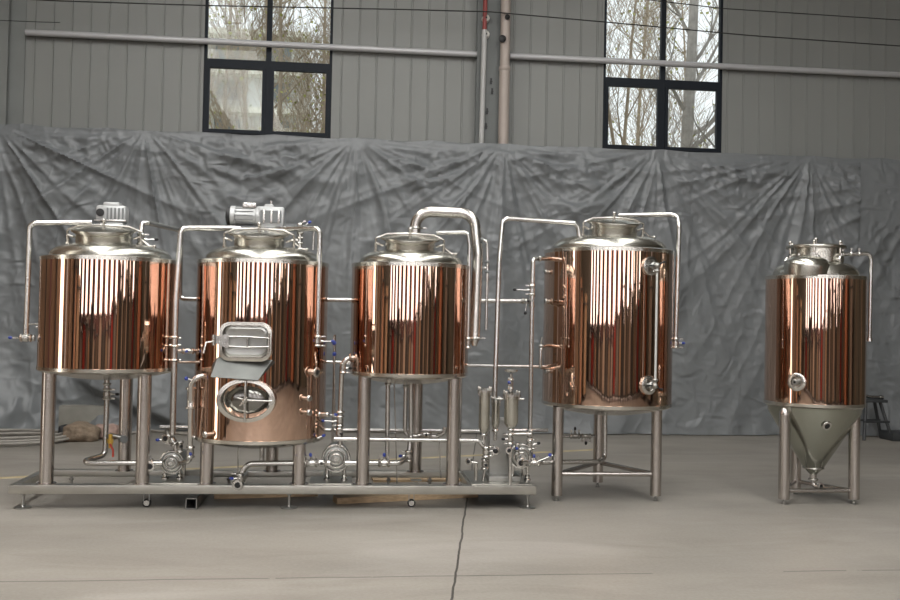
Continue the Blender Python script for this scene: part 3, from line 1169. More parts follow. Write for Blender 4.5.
W_, H_ = .395, .295
m = MB()
loft(m, [lp(W_ - .02, H_ - .02, .07, -.10), lp(W_ - .02, H_ - .02, .07, .055), lp(W_, H_, .08, .058), lp(W_, H_, .08, .075), lp(W_ - .05, H_ - .05, .06, .078), lp(W_ - .055, H_ - .055, .06, .02)], close_last=True)
ht = m.build('hatch_frame', 'band', t2, smooth=40)
m = MB()
loft(m, [lp(W_ - .07, H_ - .07, .055, .022), lp(W_ - .07, H_ - .07, .055, .062), lp(W_ - .10, H_ - .10, .045, .070), lp(W_ - .13, H_ - .13, .04, .066)], close_last=True, close_first=True)
hd = m.build('hatch_door', 'dull', ht, smooth=30)
m = MB()
m.tube([pc + tx * -.165 + nn * .085 + UP * .035, pc + tx * .0 + nn * .092 + UP * .038, pc + tx * .178 + nn * .085 + UP * .030], .007)
m.tube([pc + tx * -.165 + nn * .085 - UP * .035, pc + tx * .0 + nn * .092 - UP * .042, pc + tx * .178 + nn * .085 - UP * .035], .007)
m.tube([pc + tx * .178 + nn * .08 + UP * .07, pc + tx * .178 + nn * .08 - UP * .07], .008)
m.tube([pc + tx * .02 + nn * .09 + UP * .04, pc + tx * .02 + nn * .09 - UP * .045], .006)
m.build('door_brace', 'bright', ht)
m = MB()
q = pc + tx * -.18 + nn * .085
vs = [q + tx * a + UP * b + nn * c_ for c_ in (0, .012) for a, b in ((-.055, -.01), (.06, -.055), (.06, .055), (-.055, .04))]
m.add(vs, [(0, 3, 2, 1), (4, 5, 6, 7), (0, 1, 5, 4), (1, 2, 6, 5), (2, 3, 7, 6), (3, 0, 4, 7)])
m.cyl(q + tx * -.05 - UP * .03 + nn * .02, q + tx * -.05 + UP * .05 + nn * .02, .014, 12)
m.tube([q + tx * -.05 + nn * .02, q + tx * -.10 + nn * .05 - UP * .01, q + tx * -.115 + nn * .055 - UP * .09], .008, 8)
m.build('latch', 'bright', ht)
m = MB(); m.box(q + tx * .02 - UP * .032 + nn * .012, q + tx * .02 + V((.03, 0.004, .06)) - UP * .032 + nn * .016)
m.build('latch_slot', 'black', ht)
# chute: sloping tray below the hatch
cT = at(247, 364, 7.40)
m = MB()
def ch(px, py, out):
    p, n = on_cyl(T2, R2, px, py)
    return p + n * out
a0, b0 = at(219, 357, 7.385), at(271, 360, 7.385)
a1, b1 = at(212, 377, 7.27), at(257, 380, 7.27)
top_a, top_b = a0 + V((0, 0, .0)), b0
th = V((0, .012, -.004))
m.add([a0, b0, b1, a1, a0 + th, b0 + th, b1 + th, a1 + th], [(0, 1, 2, 3), (4, 7, 6, 5), (0, 4, 5, 1), (1, 5, 6, 2), (2, 6, 7, 3), (3, 7, 4, 0)])
s0, s1 = at(273, 352, 7.40), at(274, 362, 7.42)
m.add([b0, b1, s1, b0 + V((.01, 0, 0)), b1 + V((.01, 0, 0)), s1 + V((.01, 0, 0))], [(0, 1, 2), (3, 5, 4), (0, 3, 4, 1), (1, 4, 5, 2), (2, 5, 3, 0)])
r0_, r1_ = at(214, 364, 7.40), at(221, 352, 7.42)
m.add([a0, a1, r0_, a0 - V((.01, 0, 0)), a1 - V((.01, 0, 0)), r0_ - V((.01, 0, 0))], [(0, 1, 2), (3, 5, 4), (0, 3, 4, 1), (1, 4, 5, 2), (2, 5, 3, 0)])
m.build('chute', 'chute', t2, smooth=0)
# oval manhole
pm, nm = on_cyl(T2, R2, 247, 400)
ty = UP.cross(nm).normalized()
if ty.x < 0:
    ty = -ty


def ov(a, b, d, n=48):
    return [pm + ty * (a * math.cos(2 * math.pi * k / n)) + UP * (b * math.sin(2 * math.pi * k / n)) + nm * d for k in range(n)]


A_, B_ = .222, .165
m = MB()
loft(m, [ov(A_ * .99, B_ * .99, -.14), ov(A_ * .99, B_ * .99, .035), ov(A_, B_, .040), ov(A_, B_, .052), ov(A_ * .85, B_ * .83, .056), ov(A_ * .83, B_ * .81, .048), ov(A_ * .82, B_ * .80, -.03)], close_last=True)
mh = m.build('manhole_ring', 'band', t2, smooth=40)
m = MB()
loft(m, [ov(A_ * .80, B_ * .78, -.029), ov(A_ * .80, B_ * .78, -.022), ov(A_ * .72, B_ * .69, -.018), ov(A_ * .66, B_ * .63, .004), ov(A_ * .45, B_ * .43, .018), ov(A_ * .2, B_ * .2, .024)], close_last=True, close_first=True)
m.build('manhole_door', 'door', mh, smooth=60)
m = MB()
m.tube([pm + UP * B_ * .92 + nm * .062, pm + nm * .075, pm - UP * B_ * .95 + nm * .062], .0095)
m.tube([pm + nm * .07 - ty * .06 + UP * .02, pm + nm * .085 + ty * .03 + UP * .005, pm + ty * A_ * .9 + nm * .062], .0085)
m.tube([pm + nm * .10 - UP * .035 - ty * .03, pm + nm * .105, pm + nm * .10 + UP * .03 + ty * .02], .008)
m.ball(pm + nm * .08, .022)
m.box(pm + ty * A_ * .84 + nm * .05 - V((.012, .012, .03)), pm + ty * A_ * .84 + nm * .07 + V((.02, .012, .03)))
m.build('cross_bar', 'bright', mh)
# small ports on the shell
for px, py, rr in ((312, 372, .034),):
    p, n = on_cyl(T2, R2, px, py)
    port(t2, p + n * .05, n, rr, 'sample_port')
for px, py in ((305, 398), (305, 412), (210, 434)):
    p, n = on_cyl(T2, R2, px, py)
    m = MB(); m.cyl(p - n * .02, p + n * .05, .014); clamp(m, p + n * .05, n, .018); m.build('side_nozzle', 'bright', t2)
p, n = on_cyl(T2, R2, 316, 414)
valve(t2, p + n * .07, n, RT, knob='blue', hl=.05, r=.016)
p, n = on_cyl(T2, R2, 312, 432)
valve(t2, at(309, 441, 7.7), V((1, 0, .2)), V((.9, 0, .35)), knob='blue', hl=.08, r=.016)
# bottom drain stub
m = MB().pipe(pl([(262, 440), (262, 463)], 7.93), .021); m.build('drain_stub', 'pipe', t2)
m = MB().tube(pl([(238, 446), (238, 476)], 7.8), .006, 8); m.build('drip_rod', 'pipe', t2)

# ------------------------------------------------------------------ tank 3
T3 = (.490, 7.935)
t3 = thing('kettle_tank', 'copper-clad tank with a thick steel vapour pipe arching from its lid', 'tank', (T3[0], T3[1], SZ), 'copper tanks on the skid')
zb3, zt3 = zat(371, 410, 7.93), zat(269, 411, 7.93)
R3 = .486
shell(t3, *T3, R3, zb3, zt3, dome=.12)
for x, y in ((.124, 7.715), (.845, 7.715), (.590, 8.36)):
    leg(t3, x, y, SZ, zb3 - .035, .053)
manway(t3, (T3[0] - .02, T3[1] - .10, zt3 + .112), .205, .12, 12, lid=1.18)
m = MB().pipe(pl([(415, 246, 8.10), (415.5, 211, 8.10), (474, 213.5, 8.05), (478, 255, 8.0), (474.5, 340, 7.93)], 8.0), .047, .13, 24)
vp = m.build('vapour_pipe', 'steel', t3)
m = MB(); clamp(m, at(415.5, 228, 8.10), UP, .046, RT); m.build('clamp', 'bright', vp)
m = MB(); clamp(m, at(475, 338, 7.93), UP, .042, RT); m.lathe([(.04, 0), (.02, -.05)], at(474.5, 340, 7.93), UP, 20); m.build('pipe_reducer', 'bright', vp)
m = MB().pipe(pl([(437, 233, 7.90), (468, 232.5), (469.5, 245), (468, 338)], 7.82), .017, .035)
vp = m.build('cleaning_pipe', 'pipe', t3)
m = MB(); bracket(m, at(456, 330, 7.85), at(470, 330, 7.82)); m.build('pipe_bracket', 'pipe', vp)
valve(t3, at(468, 343, 7.82), UP, LF, knob='blue', hl=.03, r=.018)
m = MB().pipe(pl([(477, 240, 8.0), (487, 240.5), (487.5, 262), (486, 330)], 7.98), .0125, .03)
m.tube(pl([(477, 268, 7.98), (486, 268)], 7.98), .012)
vp = m.build('gauge_tube', 'pipe', t3)
for a in ((482, 240), (482, 268), (487, 262), (487, 272)):
    m = MB(); clamp(m, at(*a, 7.98), RT if a[0] == 482 else UP, .015); m.build('clamp', 'alud', vp)
m = MB()
m.tube(pl([(411, 378), (411, 440)], 7.93), .021)
m.build('drain_stub', 'pipe', t3)
m = MB().pipe(pl([(388, 377), (387, 462)], 7.85), .019); clamp(m, at(388, 384, 7.85), UP, .02); m.build('return_pipe', 'pipe', t3)
m = MB().pipe(pl([(406, 379), (405, 435), (417, 436)], 7.98), .019, .05); clamp(m, at(406, 386, 7.98), UP, .02); m.build('outlet_pipe', 'pipe', t3)
m = MB().tube(pl([(394, 378), (397, 484)], 7.9), .005, 8); m.build('drip_rod', 'pipe', t3)
p, n = on_cyl(T3, R3, 459, 290)

# ------------------------------------------------------------------ tank 4
T4 = (2.243, 8.235)
t4 = thing('hot_water_tank', 'tallest copper-clad tank on three bare legs, right of the skid', 'tank', (T4[0], T4[1], 0), 'copper tanks standing on the floor')
zb4, zt4 = zat(401, 606, 8.23), zat(255, 608, 8.23)
R4 = .560
shell(t4, *T4, R4, zb4, zt4, dome=.13, dish=.08)
LG4 = ((1.768, 8.01), (2.627, 8.01), (2.30, 8.69))
for x, y in LG4:
    leg(t4, x, y, .045, zb4 - .035, .047, foot=.045, plate=False)
m = MB()
for i, j in ((0, 1), (1, 2), (2, 0)):
    m.tube([(*LG4[i], .225), (*LG4[j], .225)], .020)
m.build('leg_brace', 'leg', t4)
manway(t4, (T4[0] + .0, T4[1] - .12, zt4 + .138), .205, .125, 12, lid=1.12)
m = MB().pipe(pl([(579, 236, 8.1), (578, 223.5, 8.1), (503, 218, 8.1), (499, 262, 8.05), (494.5, 400, 8.0)], 8.0), .021, .06)
m.build('cleaning_pipe', 'pipe', t4)
m = MB().pipe(pl([(618, 215.5, 8.2), (677, 214.5, 8.2), (679, 225, 8.1), (675.5, 345, 8.1)], 8.1), .021, .055)
vp = m.build('vent_pipe', 'pipe', t4)
m = MB(); bracket(m, at(664, 333, 8.15), at(677, 333, 8.1)); bracket(m, at(661, 346, 8.15), at(676, 346, 8.1)); m.tube(pl([(663.5, 333), (661, 346)], 8.13), .006, 8); m.build('pipe_bracket', 'pipe', vp)
valve(t4, at(675.5, 343, 8.1), UP, RT, knob='blue', hl=.02)
# level gauge with two round flanges
for k, (px, py) in enumerate(((650, 266), (648, 385))):
    p, n = on_cyl(T4, R4, px, py)
    m = MB().lathe([(.078, -.02), (.078, .018), (.07, .022), (.05, .024), (.045, .015), (.001, .015)], p, n, 36, cap=False)
    fl_ = m.build('gauge_flange', 'bright', t4)
    m = MB(); m.cyl(p + n * .015, p + n * .09, .016); clamp(m, p + n * .05, n, .022); m.ball(p + n * .09, .024)
    up = UP if k else DN
    m.cyl(p + n * .09, p + n * .09 + up * .05, .013); clamp(m, p + n * .09 + up * .045, UP, .015)
    fl2 = m.build('gauge_cock', 'dull', fl_)
    x_, y_, _ = frame_of(n)
    m = MB(); m.tube([p + n * .08, p + n * .085 - up * .03 + V((.055, 0, 0))], .006, 8); m.ball(p + n * .085 - up * .03 + V((.06, 0, 0)), .012)
    m.box(p + n * .08 - V((.06, .006, .006)), p + n * .08 + V((-.01, .006, .006)))
    m.build('lever', 'black', fl_)
    if k == 0:
        gp = p + n * .09
    else:
        gq = p + n * .09
m = MB().tube([gp + DN * .045, gq + UP * .045], .0095, 12)
m.build('sight_tube', 'gasket', t4)
# left riser
m = MB().pipe(pl([(548, 258.5, 8.2), (533, 258.5), (532, 300), (530, 436)], 7.95), .019, .045)
vp = m.build('riser_pipe', 'pipe', t4)
for q_ in ((540, 258.5, RT), (532, 284, UP), (532, 296, UP), (531.7, 306, UP)):
    m = MB(); clamp(m, at(q_[0], q_[1], 7.97), q_[2], .02); m.build('clamp', 'bright', vp)
valve(t4, at(532, 290, 7.95), UP, LF, knob='black', hl=.10, r=.02)
m = MB().tube(pl([(527, 300.5), (525.5, 311)], 7.93), .005, 8); h_ = m.build('lever', 'pipe', t4)
MB().ball(at(525.3, 313, 7.93), .015).build('grip', 'black', h_)
m = MB().pipe(pl([(548, 345, 8.2), (541, 347), (540, 367), (548, 369, 8.1)], 7.98), .014, .02); m.build('gauge_pipe', 'pipe', t4)
m = MB(); clamp(m, at(541, 346, 7.98), UP, .016); m.tube(pl([(541, 344), (542, 337)], 7.98), .007, 8); m.build('thermometer', 'dull', t4)
for py in (272, 301, 371):
    p, n = on_cyl(T4, R4, 549, py)
    m = MB(); m.cyl(p - n * .02, p + n * .03, .014); clamp(m, p + n * .03, n, .016); m.build('side_nozzle', 'dull', t4)
m = MB().pipe(pl([(605, 409), (605, 458), (598, 461.5, 8.1), (540, 462.5, 8.0)], 8.22), .020, .05)
vp = m.build('drain_pipe', 'pipe', t4)
m = MB(); clamp(m, at(605, 414, 8.22), UP, .024); m.build('clamp', 'bright', vp)
m = MB().tube(pl([(563, 436.5), (595, 436)], 8.6), .012); vp = m.build('sampling_pipe', 'pipe', t4)
valve(t4, at(575, 436, 8.58), RT, UP, knob='black', hl=.02, r=.02)
valve(t4, at(586, 436, 8.58), RT, DN, knob='black', hl=.02, r=.018)

# ------------------------------------------------------------------ tank 5
T5 = (4.055, 8.05)
t5 = thing('conical_fermenter', 'rightmost and smallest copper-clad tank with a steel cone bottom', 'tank', (T5[0], T5[1], 0), 'copper tanks standing on the floor')
zb5, zt5 = zat(401, 815, 8.05), zat(280.5, 817, 8.05)
R5 = .418
shell(t5, *T5, R5, zb5, zt5, dome=.13, cone=.5)
tip = zat(474, 812, 8.05)
m = MB().lathe([(R5 - .018, zb5 - .038), (R5 - .03, zb5 - .06), (R5 * .93, zb5 - .085), (.085, tip + .06), (.05, tip + .02), (.03, tip)], (T5[0], T5[1], 0), UP, 96)
m.build('cone', 'cone', t5)
m = MB(); m.torus((T5[0], T5[1], tip + .055), UP, .085, .008); m.cyl((T5[0], T5[1], tip), (T5[0], T5[1], tip - .05), .03); clamp(m, (T5[0], T5[1], tip - .045), UP, .03)
m.pipe([(T5[0], T5[1], tip - .04), (T5[0], T5[1], tip - .10), (T5[0] + .08, T5[1] - .12, tip - .11)], .02, .03)
m.build('cone_outlet', 'steel', t5)
LG5 = ((3.70, 7.86), (4.325, 7.86), (4.035, 8.34))
for i, (x, y) in enumerate(LG5):
    a = V((x - T5[0], y - T5[1], 0)).normalized()
    m = MB().cyl((x, y, .045), (x, y, zb5 - .10 if i < 2 else zb5 - .07), .047, 32)
    lg = m.build('leg', 'leg', t5)
    m = MB()
    # gusset joining leg head to cone
    t_ = V((x, y, zb5 - .07)); s_ = V((x, y, zb5 - .36))
    inn = -a
    m.add([t_ + a * .055, t_ + inn * .05, s_ + inn * .055, s_ + a * .0] , [(0, 1, 2, 3)])
    f_ = MB().cyl((x, y, 0), (x, y, .06), .011, 10); f_.lathe([(.020, 0), (.020, .008), (.014, .012), (.012, .02)], (x, y, 0.0), UP, 20)
    f_.build('levelling_foot', 'dull', lg)
    m = MB().lathe([(.047, 0), (.045, .02), (.03, .05), (.004, .065)], (x, y, zb5 - .10 if i < 2 else zb5 - .07), UP, 32)
    m.build('leg_cap', 'leg', lg)
m = MB()
for i, j in ((0, 1), (1, 2), (2, 0)):
    m.tube([(*LG5[i], .115), (*LG5[j], .115)], .018)
m.build('leg_brace', 'leg', t5)
p = at(821, 487, 7.9)
port(t5, at(821, 486, 7.90), FW, .022, 'outlet_port')
p = at(827, 424, 8.05)
dz = (zb5 - .085 - p.z) / (zb5 - .085 - tip - .06)
rc = R5 * .93 + (.085 - R5 * .93) * dz
cn = V((.10, -.88, -.45)).normalized()
cp = V((at(827, 424, 7.70).x, T5[1] - rc * .99, at(827, 424, 7.72).z))
o_ = port(t5, cp + cn * .035, cn, .036, 'cone_port')
o_.name = 'cone_port'
pp, n = on_cyl(T5, R5, 797, 382)
m = MB().lathe([(.076, -.015), (.076, .014), (.066, .02), (.045, .02), (.04, .010), (.001, .010)], pp, n, 36, cap=False)
gp_ = m.build('sample_flange', 'bright', t5)
m = MB(); m.cyl(pp, pp + n * .05, .016); clamp(m, pp + n * .045, n, .018); m.build('sample_cock', 'dull', gp_)
MB().cyl(pp + n * .05, pp + n * .058, .010, 12).build('bore_shade', 'black', gp_)  # black disc stands in for the dark of the cock's opening
# top: collar with clamps, cover, front manhole dome
cz5 = zt5 + .075
cx5, cy5 = T5[0] - .0, T5[1]
m = MB().lathe([(.22, -.02), (.215, .20), (.222, .205)], (cx5, cy5, cz5), UP, 72, cap=False); m.build('neck', 'dome', t5)
m = MB().lathe([(.222, .198), (.25, .20), (.253, .212), (.25, .225), (.21, .235), (.10, .250), (.03, .255), (.001, .256)], (cx5, cy5, cz5), UP, 72)
cv = m.build('cover', 'dome', t5)
m = MB()
m.cyl((cx5, cy5, cz5 + .25), (cx5, cy5, cz5 + .285), .012); m.ball((cx5, cy5, cz5 + .285), .018)
m.build('cover_knob', 'steel', cv)
for k in range(6):
    a = R(-90 + 60 * k + 30)
    d = V((math.cos(a), math.sin(a), 0))
    q = V((cx5, cy5, cz5)) + d * .235
    m = MB(); m.cyl(q + UP * .11, q + UP * .245, .010, 10); m.ball(q + UP * .25, .016); m.cyl(q - d * .04 + UP * .14, q + d * .01 + UP * .14, .018, 12)
    m.cyl(q + UP * .115, q + UP * .13, .022, 8)
    m.build('clamp_bolt', 'steel', cv)
for a, kk in ((-115, 'black'), (-62, 'black'), (-150, 'black')):
    d = V((math.cos(R(a)), math.sin(R(a)), 0))
    q = V((cx5, cy5, cz5 + .10)) + d * .19
    m = MB(); m.cyl(q, q + d * .07, .02); clamp(m, q + d * .06, d, .025); m.cyl(q + d * .06, q + d * .06 + UP * .05, .012); m.build('neck_fitting', 'bright', t5)
m = MB()
Rd = .185
pr = [(Rd * math.cos(i / 10 * math.pi / 2) + .0008, .085 * math.sin(i / 10 * math.pi / 2) ** .9) for i in range(11)]
m.lathe([(Rd, -.08)] + pr, (T5[0] - .185, T5[1] - .21, cz5 + .045), V((0, -.12, 1)), 64)
m.build('manhole_dome', 'dome', t5)
m = MB().pipe(pl([(835, 255, 7.95), (852, 254, 7.95), (870, 253.5), (871, 262), (869.5, 340)], 7.95), .017, .04)
vp = m.build('vent_pipe', 'pipe', t5)
m = MB(); bracket(m, at(856, 334.5, 7.95), at(871, 334.5, 7.95)); m.build('pipe_bracket', 'pipe', vp)
for q_ in (843, 851, 859):
    m = MB(); clamp(m, at(q_, 254, 7.95), RT, .016, UP); m.build('clamp', 'bright', vp)
m = MB()
m.lathe([(.022, 0), (.024, -.03)], at(869.5, 338, 7.95), UP, 16)
m.build('clamp', 'bright', vp)
p = at(775, 262, 7.8)
m = MB(); m.tube([V((cx5, cy5, cz5 + .09)) + V((-.17, -.08, 0)), at(787, 258, 7.9), at(785, 261, 7.9)], .011); m.build('breather', 'bright', t5)

# ------------------------------------------------------------------ pumps
def pump(name, label, px, py, Y, r, scale=1.0):
    c = at(px, py, Y)
    t = thing(name, label, 'pump', (c.x, c.y + .1, SZ + .008), 'transfer pumps on the skid')
    m = MB().lathe([(r * .35, -.045), (r * .5, -.045), (r * .55, -.03), (r * .80, -.025), (r * .84, -.012), (r * .98, -.010), (r, 0), (r, .045), (r * .9, .055), (r * .5, .06)], c, BK, 40)
    m.build('casing', 'dull', t)
    m = MB(); m.torus(c + FW * .012, FW, r * .94, .010); m.torus(c + FW * .035, FW, r * .62, .008); m.torus(c + FW * .05, FW, r * .34, .006); m.cyl(c + FW * .045, c + FW * .075, r * .16, 14)
    m.build('casing_band', 'bright', t)
    m = MB().lathe([(r * .7, .06), (r * .7, .10), (r * .85, .105), (r * .85, .30), (r * .75, .33), (r * .1, .33)], c, BK, 32)
    mt_ = m.build('motor', 'dull', t)
    m = MB()
    for k in range(16):
        a = 2 * math.pi * k / 16
        q = c + BK * .2 + V((math.cos(a), 0, math.sin(a))) * r * .87
        m.box(q - V((.003, .09, .003)), q + V((.003, .09, .003)))
    m.build('cooling_fin', 'dull', mt_)
    for s in (-1, 1):
        m = MB()
        x = c.x + s * r * .62
        m.cyl((x, c.y + .03, SZ + .012), (x, c.y + .03, c.z - r * .55), .013, 12)
        m.lathe([(.028, 0), (.028, .01), (.016, .02), (.022, .035), (.016, .045)], (x, c.y + .03, SZ + .009), UP, 18)
        m.build('foot', 'bright', t)
        m = MB(); m.cyl((x, c.y + .24, SZ + .009), (x, c.y + .24, c.z - r * .4), .013, 12); m.build('foot', 'bright', t)
    return t, c


pu1, c1 = pump('transfer_pump', 'small steel centrifugal pump between the first and second tanks', 172, 462, 7.86, .092)
pu2, c2 = pump('transfer_pump', 'small steel centrifugal pump between the second and third tanks', 336, 458, 7.82, .112)
pu3, c3 = pump('transfer_pump', 'small steel centrifugal pump at the right end of the skid', 521, 456, 7.84, .100)

# ------------------------------------------------------------------ pipework things
def run(name, label, pts, Y, r=.020, bend=.05, clamps=(), group=None, mt='pipe'):
    P = pl(pts, Y)
    lo = min(p.z for p in P) - r
    t = thing(name, label, 'pipe', (P[0].x, P[0].y, lo), group)
    MB().pipe(P, r, bend).build('tube', mt, t)
    for (a, ax) in clamps:
        m = MB(); clamp(m, at(a[0], a[1], a[2] if len(a) > 2 else Y), ax, r * 1.15, FW); m.build('clamp', 'bright', t)
    return t


# tank 1 drain to pump 1
a = run('drain_pipe', 'drain pipe dropping from the leftmost tank and running right to its pump',
        [(107, 396, 7.93), (105, 455, 7.93), (76, 463, 7.74), (146, 463, 7.74), (162, 463, 7.76)], 7.75, .021, .05)
valve(a, at(147, 462.5, 7.74), RT, V((-.3, 0, 1)), knob='blue', hl=.02)
port(a, at(150, 466.5, 7.70), FW, .032, 'outlet_port')
# riser with sight glass from pump 1 to tank 2
a = run('riser_pipe', 'upright pipe with a wide sight glass at the left front of the second tank',
        [(180, 463, 7.80), (190, 461, 7.72), (190.5, 410, 7.66), (191, 384, 7.62), (196, 377.5, 7.60), (209, 374.5, 7.64)], 7.66, .021, .06)
MB().lathe([(.034, 0), (.042, .006), (.042, .018), (.034, .022), (.032, .03), (.032, .14), (.034, .148), (.042, .152), (.042, .164), (.034, .17)], at(190.8, 409, 7.66), UP, 28).build('sight_glass', 'bright', a)
valve(a, at(190.4, 452, 7.70), UP, V((.2, -1, -.1)), knob='blue', hl=.02)
m = MB().tube(pl([(197, 381), (188, 379)], 7.60), .006, 8); h_ = m.build('lever', 'pipe', a)
MB().ball(at(186.5, 378.5, 7.60), .016).build('grip', 'blue', h_)['label'] = 'blue grip'
# pump 1 discharge: angled valve cluster
a = run('discharge_pipe', 'short angled discharge pipe with valves above the left pump',
        [(176, 452, 7.86), (175, 441, 7.86), (168, 436, 7.82), (167, 430, 7.8)], 7.82, .020, .03)
valve(a, at(172, 440, 7.80), V((.5, 0, -.8)), LF, knob='blue', hl=.06)
port(a, at(165.5, 438.5, 7.74), V((-.4, -1, 0)), .030, 'outlet_port')
valve(a, at(180, 447, 7.82), UP, V((.3, -1, .2)), knob='black', hl=.015, r=.02)
# branch to tank 2 base
a = run('branch_pipe', 'short branch pipe with stacked valves at the left foot of the second tank',
        [(191, 437.5, 7.72), (202, 437, 7.72), (214, 434, 7.66)], 7.70, .015, .03)
valve(a, at(203, 437, 7.71), RT, UP, knob='black', hl=.01, r=.018)
valve(a, at(210, 435, 7.68), RT, UP, knob='black', hl=.01, r=.018)
# tank 2 drain to pump 2
a = run('drain_pipe', 'low drain pipe below the second tank curving right into its pump',
        [(240, 481, 7.70), (241.5, 473, 7.70), (248, 463.5, 7.70), (330, 463, 7.72)], 7.7, .022, .08)
port(a, at(237.5, 485, 7.60), FW, .034, 'outlet_port')
valve(a, at(240, 479, 7.66), UP, V((-1, -.2, .1)), knob='blue', hl=.015)
valve(a, at(312, 463, 7.71), RT, V((-.2, 0, 1)), knob='blue', hl=.015)
valve(a, at(321, 463, 7.71), RT, V((.1, -1, .1)), knob='black', hl=.01)
m = MB(); clamp(m, at(297, 463, 7.7), RT, .024); m.build('clamp', 'bright', a)
MB().tube(pl([(298, 463), (297, 455)], 7.68), .005, 8).build('lever', 'pipe', a)
MB().ball(at(297, 455, 7.68), .015).build('grip', 'blue', a)['label'] = 'blue grip'
# pump 2 to tank 3 riser
a = run('riser_pipe', 'upright valve-laden pipe from the middle pump to the third tank',
        [(340, 448, 7.82), (340, 420, 7.80), (342, 368, 7.78), (345, 359, 7.76), (357, 357, 7.80)], 7.78, .021, .05)
valve(a, at(339.5, 433, 7.80), UP, V((.3, -1, 0)), knob='black', hl=.01)
valve(a, at(340, 421, 7.80), UP, LF, knob='blue', hl=.09)
valve(a, at(343, 368, 7.78), UP, RT, knob='black', hl=.01, r=.021)
m = MB(); clamp(m, at(340.3, 412, 7.80), UP, .026); clamp(m, at(350, 357.5, 7.78), RT, .024); m.build('clamp', 'bright', a)
# level rod with two blue knobs
a = run('gauge_rod', 'thin upright rod with two blue knobs between the second and third tanks', [(334, 336), (335, 418)], 7.95, .007, .02)
MB().ball(at(334.2, 343, 7.93), .018).build('knob', 'blue', a)['label'] = 'upper blue knob'
MB().ball(at(334.3, 354, 7.93), .018).build('knob', 'blue', a)['label'] = 'lower blue knob'
# pump 2 to filter
a = run('transfer_pipe', 'long horizontal pipe from the middle pump to the filter housings',
        [(334, 439, 7.74), (479, 440.5, 7.74), (486, 450, 7.74), (486, 458, 7.74)], 7.74, .018, .06)
valve(a, at(486, 452, 7.74), UP, V((1, 0, .2)), knob='black', hl=.02)
valve(a, at(485, 464, 7.76), UP, FW, knob='black', hl=.01)
m = MB().tube(pl([(485, 468), (483, 481)], 7.78), .012); m.build('foot', 'pipe', a)
# tank 3 drain to pump 2
a = run('drain_pipe', 'drain pipe dropping from the third tank and running left to its pump',
        [(411, 436, 7.93), (408.5, 456, 7.90), (400, 463, 7.76), (345, 463, 7.74)], 7.74, .022, .06)
valve(a, at(384, 463, 7.74), RT, UP, knob='blue', hl=.015)
valve(a, at(408.5, 456, 7.88), UP, LF, knob='blue', hl=.015)
# small elbow behind tank 3
a = run('elbow_pipe', 'small pale elbow pipe behind the right leg of the third tank',
        [(418, 435, 8.0), (436, 436.5, 7.98), (444, 433, 7.95), (445, 427, 7.95)], 8.0, .018, .04)
valve(a, at(426, 434, 7.98), RT, FW, knob='black', hl=.01, r=.02)
# headers along the back
a = run('header_pipe', 'cleaning header pipe running behind the tanks at mid height',
        [(141, 236, 7.85), (142, 223, 7.88), (148, 223, 7.9), (181, 230.5, 8.48), (180, 297, 8.52), (184, 299, 8.52), (526, 301, 8.52), (532, 301, 7.97)], 8.5, .021, .045)
valve(a, at(527, 301, 7.98), RT, FW, knob='black', hl=.01, r=.02)
a = run('header_pipe', 'middle supply pipe behind the tanks at the height of the tank bottoms',
        [(196, 355, 8.50), (330, 362, 8.50), (548, 367, 8.50)], 8.5, .015, .03)
a = run('header_pipe', 'low return pipe running behind the tank legs',
        [(160, 427, 8.50), (325, 430, 8.50), (478, 431, 8.50), (548, 430, 8.50)], 8.5, .017, .03)
m = MB()
for x in (-1.45, -.1, 1.2):
    z_ = at(400, 430.5, 8.5).z
    m.cyl((x, 8.46, SZ), (x, 8.46, z_ - .0), .010, 8) if False else None
# uprights that carry the three headers from the rear rail
for x in (-.13, .98):
    t = thing('pipe_stand', 'thin upright stand holding the pipes behind the %s' % ('gap left of the third tank' if x < 0 else 'right leg of the third tank'), 'stand', (x, 8.40, SZ))
    MB().cyl((x, 8.40, SZ), (x, 8.40, 1.36), .011, 10).build('post', 'pipe', t)
    for z in (.74, 1.21):
        MB().tube([(x, 8.40, z), (x, 8.49, z)], .008, 8).build('pipe_bracket', 'pipe', t)
# vertical thin rods under tank 3
tag(MB().tube(pl([(439, 438), (441, 478)], 8.0), .006, 8).build('drain_rod', 'pipe'), 'thin drain rod hanging behind the right leg of the third tank', 'rod')

# ------------------------------------------------------------------ filters and heat exchanger
def housing(name, label, px0, px1, py0, py1, Y, base_px, lid_over=.018):
    a, b = at(px0, py1, Y), at(px1, py1, Y)
    top = at((px0 + px1) / 2, py0, Y)
    cx, r = (a.x + b.x) / 2, (b.x - a.x) / 2
    zb, zt = a.z, top.z
    zf = at((px0 + px1) / 2, base_px, Y).z
    t = thing(name, label, 'filter', (cx, Y, zf), 'filter housings on the skid')
    MB().lathe([(r * .35, -.035), (r * .7, -.02), (r, .01), (r, zt - zb)], (cx, Y, zb), UP, 36).build('body', 'dome', t)
    m = MB().lathe([(r, -.004), (r + lid_over, -.002), (r + lid_over, .016), (r * .9, .022), (r * .5, .034), (.001, .036)], (cx, Y, zt), UP, 36)
    ld = m.build('lid', 'bright', t)
    m = MB()
    for k in range(4):
        a_ = R(45 + 90 * k)
        q = V((cx + (r + lid_over) * math.cos(a_), Y + (r + lid_over) * math.sin(a_), zt))
        m.cyl(q - UP * .03, q + UP * .035, .006, 8); m.ball(q + UP * .035, .010)
    m.build('wing_nut', 'bright', ld)
    m = MB().cyl((cx, Y, zf), (cx, Y, zb - .02), .014, 14); clamp(m, (cx, Y, zb - .045), UP, .02)
    m.build('outlet_pipe', 'pipe', t)
    return t, cx, zt


